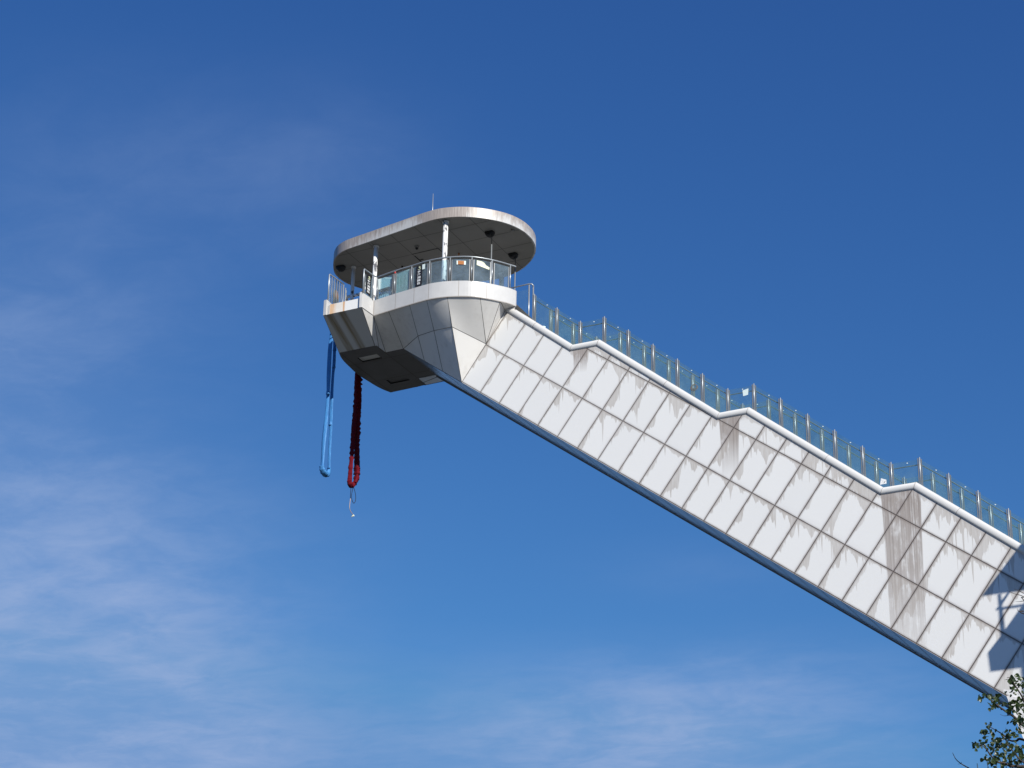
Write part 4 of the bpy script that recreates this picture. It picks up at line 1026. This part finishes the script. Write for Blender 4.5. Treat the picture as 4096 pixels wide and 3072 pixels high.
CORDS = {'bl': [(7.66, -0.024, 3.076), (7.66, -0.019, 2.416), (7.66, 0.025, 1.795), (7.66, 0.024, 1.172), (7.66, 0.014, 0.556), (7.66, -0.004, -0.052), (7.66, 0.01, -0.518), (7.66, 0.02, -0.929), (7.66, 0.053, -1.549), (7.66, 0.09, -2.118), (7.66, 0.089, -2.717), (7.66, 0.094, -3.167)], 'br': [(7.58, -0.166, 2.702), (7.58, -0.17, 2.126), (7.58, -0.175, 1.815), (7.58, -0.201, 1.202), (7.58, -0.173, 0.775), (7.58, -0.166, 0.052), (7.58, -0.19, -0.705), (7.58, -0.198, -1.21), (7.58, -0.222, -1.706), (7.58, -0.221, -2.209), (7.58, -0.237, -2.704), (7.58, -0.264, -3.142)], 'bk': [(7.62, 0.192, -3.187), (7.62, 0.105, -3.352), (7.62, -0.079, -3.43), (7.62, -0.265, -3.359), (7.62, -0.35, -3.077)], 'bc': [(7.59, 0.104, -0.121), (7.59, -0.186, 1.874), (7.59, -0.199, 1.125), (7.59, -0.206, -1.306)], 'rl': [(7.66, -2.065, 1.867), (7.66, -2.098, 1.512), (7.66, -2.088, 1.034), (7.66, -2.095, 0.565), (7.66, -2.085, 0.092), (7.66, -2.061, -0.334), (7.66, -2.037, -0.757), (7.66, -2.022, -1.175), (7.66, -2.002, -1.542), (7.66, -1.987, -1.957), (7.66, -1.95, -2.328), (7.66, -1.939, -2.687), (7.66, -1.924, -2.996), (7.66, -1.938, -3.142)], 'rr': [(7.6, -2.076, 1.86), (7.6, -2.11, 1.505), (7.6, -2.099, 1.027), (7.6, -2.169, 0.585), (7.6, -2.185, 0.122), (7.6, -2.188, -0.293), (7.6, -2.208, -0.699), (7.6, -2.21, -1.111), (7.6, -2.225, -1.465), (7.6, -2.263, -1.86), (7.6, -2.305, -2.201), (7.6, -2.346, -2.541), (7.6, -2.316, -2.807), (7.6, -2.191, -3.031)], 'rk': [(7.63, -1.815, -3.042), (7.63, -1.916, -3.155), (7.63, -2.055, -3.178), (7.63, -2.262, -2.949)], 'loop': [(7.62, -2.138, -3.174), (7.62, -2.108, -3.336), (7.62, -2.057, -3.557), (7.62, -2.102, -3.741), (7.62, -2.238, -3.831), (7.62, -2.354, -3.708), (7.62, -2.361, -3.494), (7.62, -2.269, -3.301), (7.62, -2.157, -3.177)], 'line': [(7.65, -2.035, -3.183), (7.65, -2.025, -3.463), (7.65, -2.034, -3.736)], 'tail': [(7.64, -2.024, -3.716), (7.64, -1.993, -3.953), (7.64, -2.001, -4.125), (7.64, -2.093, -4.231), (7.64, -2.196, -4.269), (7.64, -2.281, -4.307)]}
bc = thing('bungee_rope', 'slack blue bungee cord hanging in a long loop from the deck', 'bungee cord', CORDS['bl'][0], 'bungee cords hanging from the jump deck')
mb = MB(); cloth_tube(mb, CORDS['bl'], [0.07, 0.078, 0.088, 0.092, 0.085, 0.062, 0.068, 0.07, 0.092, 0.086, 0.075, 0.065], 14, 0.05, 5, 1, 0.30, 0.16)
mb.build('left_strand', M_blue, bc)
mb = MB(); cloth_tube(mb, CORDS['br'], [0.07, 0.072, 0.066, 0.072, 0.064, 0.066, 0.068, 0.07, 0.064, 0.06, 0.062, 0.055], 14, 0.05, 5, 2, 0.30, 0.16)
mb.build('right_strand', M_blue, bc)
mb = MB()
cloth_tube(mb, CORDS['bk'], [0.085, 0.11, 0.12, 0.10, 0.07], 14, 0.16, 45, 3, 0.9, 0.10); mb.build('knot', M_blue, bc)
for q, r in zip(CORDS['bc'], (0.075, 0.072, 0.068, 0.07)):
    mb = MB(); cloth_tube(mb, [(q[0], q[1], q[2]+0.07), (q[0], q[1], q[2]), (q[0], q[1], q[2]-0.06)], [r*0.9, r*1.05, r*1.15], 12, 0.05, 20, 4, 0.8, 0.08); mb.build('cuff', M_blue, bc)
rcd = thing('bungee_rope', 'gathered dark red bungee cord hanging in a loop with a black end strap', 'bungee cord', CORDS['rl'][0], 'bungee cords hanging from the jump deck')
mb = MB(); cloth_tube(mb, CORDS['rl'], [0.10, 0.125, 0.115, 0.105, 0.10, 0.10, 0.10, 0.095, 0.09, 0.08, 0.085, 0.08, 0.09, 0.095], 16, 0.30, 22, 7, 0.9, 0.14); mb.build('left_strand', M_crim, rcd)
mb = MB(); cloth_tube(mb, CORDS['rr'], [0.105, 0.12, 0.115, 0.105, 0.10, 0.10, 0.105, 0.10, 0.10, 0.105, 0.115, 0.115, 0.105, 0.09], 16, 0.38, 27, 8, 0.9, 0.16); mb.build('right_strand', M_crim, rcd)
mb = MB(); cloth_tube(mb, CORDS['rk'], [0.09, 0.105, 0.10, 0.08], 14, 0.22, 40, 9, 0.9, 0.10); mb.build('knot', M_crim, rcd)
mb = MB(); mb.tube(catmull(CORDS['loop'], 6), 0.011, 7); mb.tube(CORDS['line'], 0.012, 7); mb.build('strap', M_black, rcd)
mb = MB(); mb.tube(catmull(CORDS['tail'], 5), 0.012, 6); mb.build('tail', M_tan, rcd)
mb = MB(); e_ = Vector(CORDS['tail'][-1])
for dx_, dz_ in ((-0.05, -0.07), (0.0, -0.06), (0.05, -0.04), (0.06, -0.09), (-0.03, -0.03)): mb.tube([e_, e_+Vector((dx_*0.6, 0, dz_*0.5)), e_+Vector((dx_, 0.02, dz_))], [0.022, 0.028, 0.008], 6)
mb.build('tassel', M_cream, rcd)

# ------------------------------------------------------------------ pavilion on the foot of the tower (outside the picture, its shadow falls on the arm)
pav = thing('landing_pavilion', 'white roofed landing box standing off the right side of the tower foot', 'pavilion', (-23.5, 4.5, GROUND))
TS = 8.0
def cast(name, poly, t0, t1, m_):
    mb = MB(); a = [Vector((s, 0, z))+SUN*t0 for s, z in poly]; b = [Vector((s, 0, z))+SUN*t1 for s, z in poly]
    mb.poly(a); mb.poly(b[::-1])
    for i in range(len(a)): j = (i+1) % len(a); mb.poly([a[i], b[i], b[j], a[j]])
    return mb.build(name, m_, pav)
cast('roof', [(-17.30, -11.98), (-18.55, -10.58), (-20.0, -8.95), (-24.0, -8.95), (-24.0, -12.02)], 8.0, 9.6, M_clad)
cast('post', [(-17.81, -12.0), (-17.93, -12.0), (-17.99, -13.5), (-17.80, -13.5)], 8.0, 8.3, M_clad)
cast('brace', [(-17.92, -12.22), (-18.14, -11.97), (-18.23, -11.97), (-17.93, -12.37)], 8.05, 8.2, M_steel_d)
cast('rail', [(-17.73, -12.43), (-17.73, -12.52), (-21.0, -12.52), (-21.0, -12.40)], 8.32, 8.4, M_clad)
cast('body', [(-17.80, -13.39), (-17.98, -13.17), (-18.54, -12.50), (-20.2, -10.6), (-24.0, -10.6), (-24.0, -14.50), (-17.40, -14.49), (-17.36, -13.87)], 8.0, 9.8, M_clad)
mb = MB(); mb.box((-27.0, 4.4, (GROUND-8.0)/2), (1.4, 0.9, (-8.0-GROUND)/2)); mb.build('shaft', M_clad, pav)

# ------------------------------------------------------------------ trees
random.seed(11)
def leaf(mb, tone, c, d, nrm, ln, wd):
    """a folded heart-shaped leaf hanging from c along d"""
    d = d.normalized(); s_ = d.cross(nrm)
    if s_.length < 1e-3: s_ = d.cross(Vector((0.3, 0.8, 0.5)))
    s_.normalize(); n_ = s_.cross(d); cup = random.uniform(0.10, 0.35)*wd; bend = random.uniform(-0.15, 0.35)*ln
    mid = [c, c+d*ln*0.35-n_*cup*0.7, c+d*ln*0.72-n_*(cup*0.6+bend*0.3), c+d*ln-n_*bend]
    L_ = [c+d*ln*0.03+s_*wd*0.30, c+d*ln*0.28+s_*wd*0.52, c+d*ln*0.66+s_*wd*0.33-n_*bend*0.3]
    R2 = [c+d*ln*0.03-s_*wd*0.30, c+d*ln*0.28-s_*wd*0.52, c+d*ln*0.66-s_*wd*0.33-n_*bend*0.3]
    im = [mb.vert(p) for p in mid]; il = [mb.vert(p) for p in L_]; ir = [mb.vert(p) for p in R2]
    for f_ in ((im[0], im[1], il[1], il[0]), (im[1], im[2], il[2], il[1]), (im[2], im[3], il[2])): mb.face(f_); tone.append(None)
    for f_ in ((im[0], ir[0], ir[1], im[1]), (im[1], ir[1], ir[2], im[2]), (im[2], ir[2], im[3])): mb.face(f_); tone.append(None)
    t = min(1, max(0, random.gauss(0.42, 0.28)))
    for k in range(1, 7): tone[-k] = t
TREE = {'branches': [{'p': [(10.271, 35.156, 11.725), (9.257, 35.412, 12.017), (8.747, 35.55, 12.189), (8.455, 35.652, 12.284), (8.308, 35.695, 12.452), (8.2, 35.749, 12.553), (8.078, 35.801, 12.668), (7.982, 35.85, 12.769), (7.94, 35.897, 12.841), (7.891, 35.943, 12.917)], 'r0': 0.035, 'r1': 0.004}, {'p': [(9.244, 35.36, 12.001), (8.646, 35.355, 12.344), (8.438, 35.305, 12.497), (8.375, 35.242, 12.577), (8.325, 35.175, 12.656), (8.249, 35.11, 12.75), (8.173, 35.044, 12.843), (8.122, 34.986, 12.892), (8.061, 34.951, 12.88)], 'r0': 0.022, 'r1': 0.004}, {'p': [(8.26, 35.156, 12.764), (8.302, 35.077, 12.813), (8.331, 35.001, 12.861)], 'r0': 0.007, 'r1': 0.003}, {'p': [(8.159, 35.039, 12.869), (8.215, 34.965, 12.891)], 'r0': 0.005, 'r1': 0.003}, {'p': [(10.319, 35.418, 11.517), (9.037, 35.746, 11.778), (8.467, 35.842, 12.116), (8.359, 35.919, 12.121), (8.276, 35.984, 12.145), (8.18, 36.029, 12.25), (8.083, 36.079, 12.335), (8.013, 36.129, 12.399), (7.966, 36.169, 12.476)], 'r0': 0.028, 'r1': 0.003}, {'p': [(8.255, 35.875, 12.171), (8.209, 35.863, 12.246), (8.183, 35.847, 12.321)], 'r0': 0.005, 'r1': 0.002}, {'p': [(10.178, 35.027, 11.129), (8.894, 35.272, 11.375), (8.368, 35.325, 11.519), (8.125, 35.343, 11.532), (7.987, 35.325, 11.581), (7.888, 35.31, 11.588), (7.777, 35.271, 11.688), (7.705, 35.226, 11.773), (7.633, 35.194, 11.818), (7.534, 35.168, 11.858)], 'r0': 0.03, 'r1': 0.003}, {'p': [(8.689, 35.534, 11.513), (8.383, 35.606, 11.668), (8.262, 35.635, 11.815), (8.166, 35.657, 11.962), (8.123, 35.679, 12.068), (8.078, 35.712, 12.134)], 'r0': 0.018, 'r1': 0.003}, {'p': [(7.902, 35.372, 11.606), (7.896, 35.388, 11.681), (7.878, 35.394, 11.796), (7.86, 35.408, 11.885)], 'r0': 0.008, 'r1': 0.003}, {'p': [(8.162, 35.639, 11.957), (8.024, 35.755, 12.03), (7.938, 35.864, 12.088)], 'r0': 0.007, 'r1': 0.003}, {'p': [(8.245, 35.56, 11.794), (8.288, 35.478, 11.857), (8.344, 35.398, 11.907)], 'r0': 0.008, 'r1': 0.003}, {'p': [(8.44, 35.59, 12.265), (8.382, 35.554, 12.34), (8.338, 35.515, 12.414), (8.253, 35.477, 12.516), (8.182, 35.435, 12.617)], 'r0': 0.01, 'r1': 0.003}, {'p': [(8.303, 35.674, 12.446), (8.244, 35.712, 12.485), (8.157, 35.765, 12.492), (8.097, 35.804, 12.527)], 'r0': 0.006, 'r1': 0.002}, {'p': [(8.071, 35.769, 12.659), (8.017, 35.777, 12.674), (7.923, 35.801, 12.665)], 'r0': 0.005, 'r1': 0.002}, {'p': [(8.457, 35.503, 12.183), (8.359, 35.542, 12.249), (8.26, 35.573, 12.343), (8.214, 35.624, 12.328)], 'r0': 0.006, 'r1': 0.003}, {'p': [(8.89, 36.471, 11.412), (8.218, 36.567, 11.639), (7.852, 36.614, 11.76), (7.695, 36.622, 11.848), (7.579, 36.627, 11.918), (7.498, 36.624, 11.989), (7.454, 36.609, 12.071), (7.443, 36.603, 12.099)], 'r0': 0.016, 'r1': 0.003}, {'p': [(7.579, 36.627, 11.918), (7.524, 36.64, 11.913)], 'r0': 0.004, 'r1': 0.002}, {'p': [(7.579, 36.627, 11.918), (7.589, 36.617, 11.948)], 'r0': 0.004, 'r1': 0.002}, {'p': [(11.5, 35.55, 13.3), (8.755, 34.989, 14.182), (8.574, 35.017, 14.305), (8.467, 35.051, 14.361), (8.397, 35.077, 14.408), (8.32, 35.106, 14.456)], 'r0': 0.012, 'r1': 0.0018}, {'p': [(11.5, 35.55, 13.3), (8.755, 34.989, 14.182), (8.527, 35.045, 14.262), (8.427, 35.072, 14.328), (8.303, 35.111, 14.378), (8.207, 35.137, 14.442)], 'r0': 0.012, 'r1': 0.0018}, {'p': [(11.5, 35.55, 13.3), (8.697, 34.999, 14.197), (8.463, 35.078, 14.236), (8.407, 35.126, 14.243), (8.344, 35.172, 14.257)], 'r0': 0.012, 'r1': 0.0018}, {'p': [(11.5, 35.55, 13.3), (8.639, 35.098, 13.958), (8.461, 35.126, 14.078), (8.392, 35.166, 14.09), (8.371, 35.187, 14.12), (8.373, 35.201, 14.157)], 'r0': 0.012, 'r1': 0.0018}], 'clusters': [(7.682, 35.154, 12.621), (7.805, 35.534, 12.785), (7.797, 35.317, 12.652), (7.959, 35.601, 12.75), (8.006, 35.61, 12.791), (7.88, 34.894, 12.485), (7.905, 34.782, 12.571), (8.078, 35.928, 12.736), (7.857, 35.199, 12.454), (7.79, 35.171, 12.47), (8.206, 36.124, 12.777), (8.02, 35.396, 12.718), (8.054, 35.901, 12.838), (8.164, 35.286, 12.989), (8.269, 35.489, 13.044), (8.178, 34.836, 12.852), (8.225, 35.519, 12.964), (8.342, 35.836, 12.986), (8.204, 35.409, 12.798), (8.351, 35.628, 13.031), (8.41, 35.513, 13.018), (8.216, 34.744, 12.706), (8.466, 35.66, 12.926), (8.424, 35.461, 12.79), (8.229, 35.099, 12.702), (8.259, 34.685, 12.703), (8.484, 35.75, 13.139), (8.236, 35.261, 13.0), (8.356, 35.693, 12.715), (8.364, 35.922, 12.748), (8.26, 35.725, 12.664), (8.309, 35.981, 12.802), (8.296, 35.289, 12.496), (8.474, 35.803, 12.67), (8.218, 35.386, 12.48), (8.528, 35.998, 12.65), (8.47, 35.958, 12.549), (8.202, 34.975, 12.135), (8.266, 35.033, 12.083), (8.225, 35.161, 12.092), (8.374, 36.114, 12.535), (8.373, 35.371, 12.371), (8.341, 35.562, 12.703), (8.214, 35.168, 12.493), (8.357, 35.415, 12.586), (8.16, 35.308, 12.492), (8.275, 35.251, 12.419), (8.418, 35.589, 12.351), (8.305, 35.601, 12.395), (8.335, 36.047, 12.485), (8.451, 35.622, 12.695), (7.941, 36.193, 12.417), (7.974, 36.107, 12.319), (8.003, 36.246, 12.504), (7.948, 35.834, 12.326), (7.84, 35.169, 12.092), (7.928, 36.112, 12.356), (7.772, 36.344, 12.208), (7.785, 36.277, 12.124), (7.741, 35.811, 12.04), (7.847, 35.996, 12.066), (7.549, 35.368, 11.873), (7.789, 36.154, 12.169), (7.874, 35.859, 11.798), (7.83, 35.481, 11.649), (7.806, 35.162, 11.63), (8.052, 36.154, 12.087), (8.064, 36.354, 12.086), (7.84, 35.167, 11.716), (7.984, 36.067, 12.162), (7.951, 35.526, 12.049), (7.847, 35.202, 11.91), (7.954, 35.411, 11.845), (8.136, 35.987, 12.157), (8.195, 36.106, 12.237), (7.973, 35.051, 11.785), (8.169, 35.814, 11.935), (8.052, 35.012, 11.86), (8.243, 35.883, 12.173), (8.166, 35.366, 12.022), (8.413, 36.066, 12.244), (8.39, 36.192, 12.339), (8.166, 35.585, 12.164), (8.393, 36.275, 12.144), (8.263, 35.362, 11.852), (8.23, 35.059, 11.723), (8.324, 35.767, 11.897), (8.072, 35.038, 11.685), (8.096, 35.274, 11.71), (8.093, 35.572, 11.765), (8.087, 35.845, 11.871), (7.938, 35.266, 11.648), (7.864, 35.151, 11.515), (8.093, 36.252, 11.782), (8.024, 35.487, 11.626), (8.27, 36.313, 11.905), (8.387, 36.183, 11.943), (8.282, 35.482, 11.773), (8.373, 35.594, 11.735), (8.364, 35.705, 11.666), (8.321, 35.893, 11.689), (8.241, 35.829, 11.726), (8.406, 35.667, 11.97), (8.132, 35.791, 12.072), (8.268, 36.215, 12.153), (8.191, 35.646, 11.945), (7.983, 35.567, 11.99), (8.134, 35.964, 11.991), (8.253, 35.279, 11.772), (8.325, 35.359, 11.767), (8.427, 36.247, 12.108), (8.378, 35.689, 11.719), (8.254, 35.746, 11.761), (8.026, 35.051, 11.575), (7.838, 35.587, 11.949), (7.906, 35.792, 12.038), (7.695, 35.13, 11.604), (8.063, 35.816, 12.02), (8.163, 35.786, 12.129), (8.247, 35.106, 11.456), (8.358, 35.836, 11.774), (8.453, 35.246, 12.855), (8.559, 35.54, 12.862), (8.482, 35.158, 12.568), (8.552, 35.671, 12.581), (8.586, 35.754, 12.433), (8.347, 34.881, 11.956), (8.382, 34.983, 11.775), (8.533, 35.845, 11.852), (8.675, 36.241, 11.85)], 'tips': [(9.473, 43.308, 13.876), (9.284, 43.363, 13.827), (9.717, 43.248, 13.895), (9.819, 43.245, 13.826), (9.928, 43.195, 13.915), (10.044, 43.175, 13.892), (10.147, 43.136, 13.943), (10.23, 43.141, 13.856), (9.645, 43.295, 13.786), (9.996, 43.219, 13.773)]}
tr = thing('tree', 'broad leaved tree with drooping dark green leaves in the lower right corner', 'tree', (11.6, 35.4, 0), world=True)
tb = MB()
tb.tube([(11.6, 35.4, 0), (11.55, 35.5, 3), (11.7, 35.6, 6), (11.6, 35.5, 9), (11.5, 35.5, 11.5), (11.5, 35.6, 13.6)], [0.24, 0.20, 0.17, 0.12, 0.07, 0.03], 10)
for br in TREE['branches']: tb.tube(catmull(br['p'], 4), [br['r0']+(br['r1']-br['r0'])*i/((len(br['p'])-1)*4) for i in range((len(br['p'])-1)*4+1)], 6)
lm = MB(); tone = []
for c in TREE['clusters']:
    c = Vector(c)
    for k in range(random.choice((3, 3, 4, 4))):
        o_ = Vector((random.gauss(0, 0.032), random.gauss(0, 0.07), random.gauss(0, 0.03)))
        d = Vector((random.gauss(0, 0.75), random.gauss(0, 0.6), random.uniform(-1.1, 0.15)))
        ln = random.uniform(0.05, 0.105)
        leaf(lm, tone, c+o_, d, Vector((random.gauss(0, 0.6), -1, random.gauss(0.4, 0.6))), ln, ln*random.uniform(0.62, 0.85))
# the rest of the crown, outside the picture
for k in range(95):
    a = random.uniform(0, 6.28); e_ = random.uniform(-0.5, 1.2); r = random.uniform(0.9, 3.0)
    st = Vector((11.55, 35.5, random.uniform(8.5, 12.5)))
    en = st + Vector((math.cos(a)*r*0.85, math.sin(a)*r, e_*0.9))
    if en.x < 9.7: en.x = 9.7+random.random()*0.6
    mdp = (st+en)/2+Vector((0, 0, 0.25)); tb.tube([st, mdp, en], [0.035, 0.022, 0.008], 5)
    for q in range(9):
        c = st.lerp(en, random.uniform(0.35, 1.05))+Vector((random.gauss(0, 0.16), random.gauss(0, 0.2), random.gauss(0, 0.18)))
        for w in range(4):
            d = Vector((random.gauss(0, 0.75), random.gauss(0, 0.6), random.uniform(-1.1, 0.15))); ln = random.uniform(0.07, 0.115)
            leaf(lm, tone, c+Vector((random.gauss(0, 0.05), random.gauss(0, 0.05), random.gauss(0, 0.05))), d, Vector((random.gauss(0, 0.6), -1, random.gauss(0.4, 0.6))), ln, ln*0.75)
tb.build('trunk', M_bark, tr, world=True)
lm.build('crown', M_leaf, tr, world=True, recalc=False, attr=('tone', tone))
# fine-needled tree whose tips just reach the picture
TIPS = TREE['tips']
tp = TIPS[0]
cf = thing('conifer', 'fine needled conifer with feathery tips at the bottom right edge', 'tree', (tp[0]+1.2, tp[1], 0), world=True)
tb = MB(); nm = MB(); tone = []
bx, by = tp[0]+1.2, tp[1]
tb.tube([(bx, by, 0), (bx, by, 6), (bx, by, tp[2]-0.6)], [0.2, 0.13, 0.03], 8)
def spray(a, b, n, ln):
    for i in range(n):
        t = i/n; c = a.lerp(b, t); ang = random.uniform(0, 6.28)
        d = Vector((math.cos(ang), math.sin(ang), random.uniform(0.3, 1.2))).normalized(); l = ln*(1.15-t)*random.uniform(0.6, 1.1)
        s_ = d.cross(Vector((0.2, 1, 0.1))).normalized()*0.006
        nm.face([nm.vert(c-s_), nm.vert(c+s_), nm.vert(c+d*l)]); tone.append(random.uniform(0.05, 0.6))
for t in TIPS:
    t = Vector(t); st = Vector((t.x+random.uniform(0.0, 0.1), t.y, t.z-0.95)); tb.tube([Vector((bx, by, t.z-2.2)), st, t], [0.03, 0.014, 0.003], 5)
    spray(st, t, 420, 0.085)
for k in range(60):
    a = random.uniform(0, 6.28); z = random.uniform(5, tp[2]-1.7); r = (tp[2]+1.0-z)*0.28
    st = Vector((bx, by, z)); en = st+Vector((math.cos(a)*r, math.sin(a)*r, 0.5)); tb.tube([st, en], [0.02, 0.005], 4); spray(st.lerp(en, 0.3), en, 130, 0.16)
tb.build('trunk', M_bark, cf, world=True)
nm.build('crown', M_needle, cf, world=True, recalc=False, attr=('tone', tone))
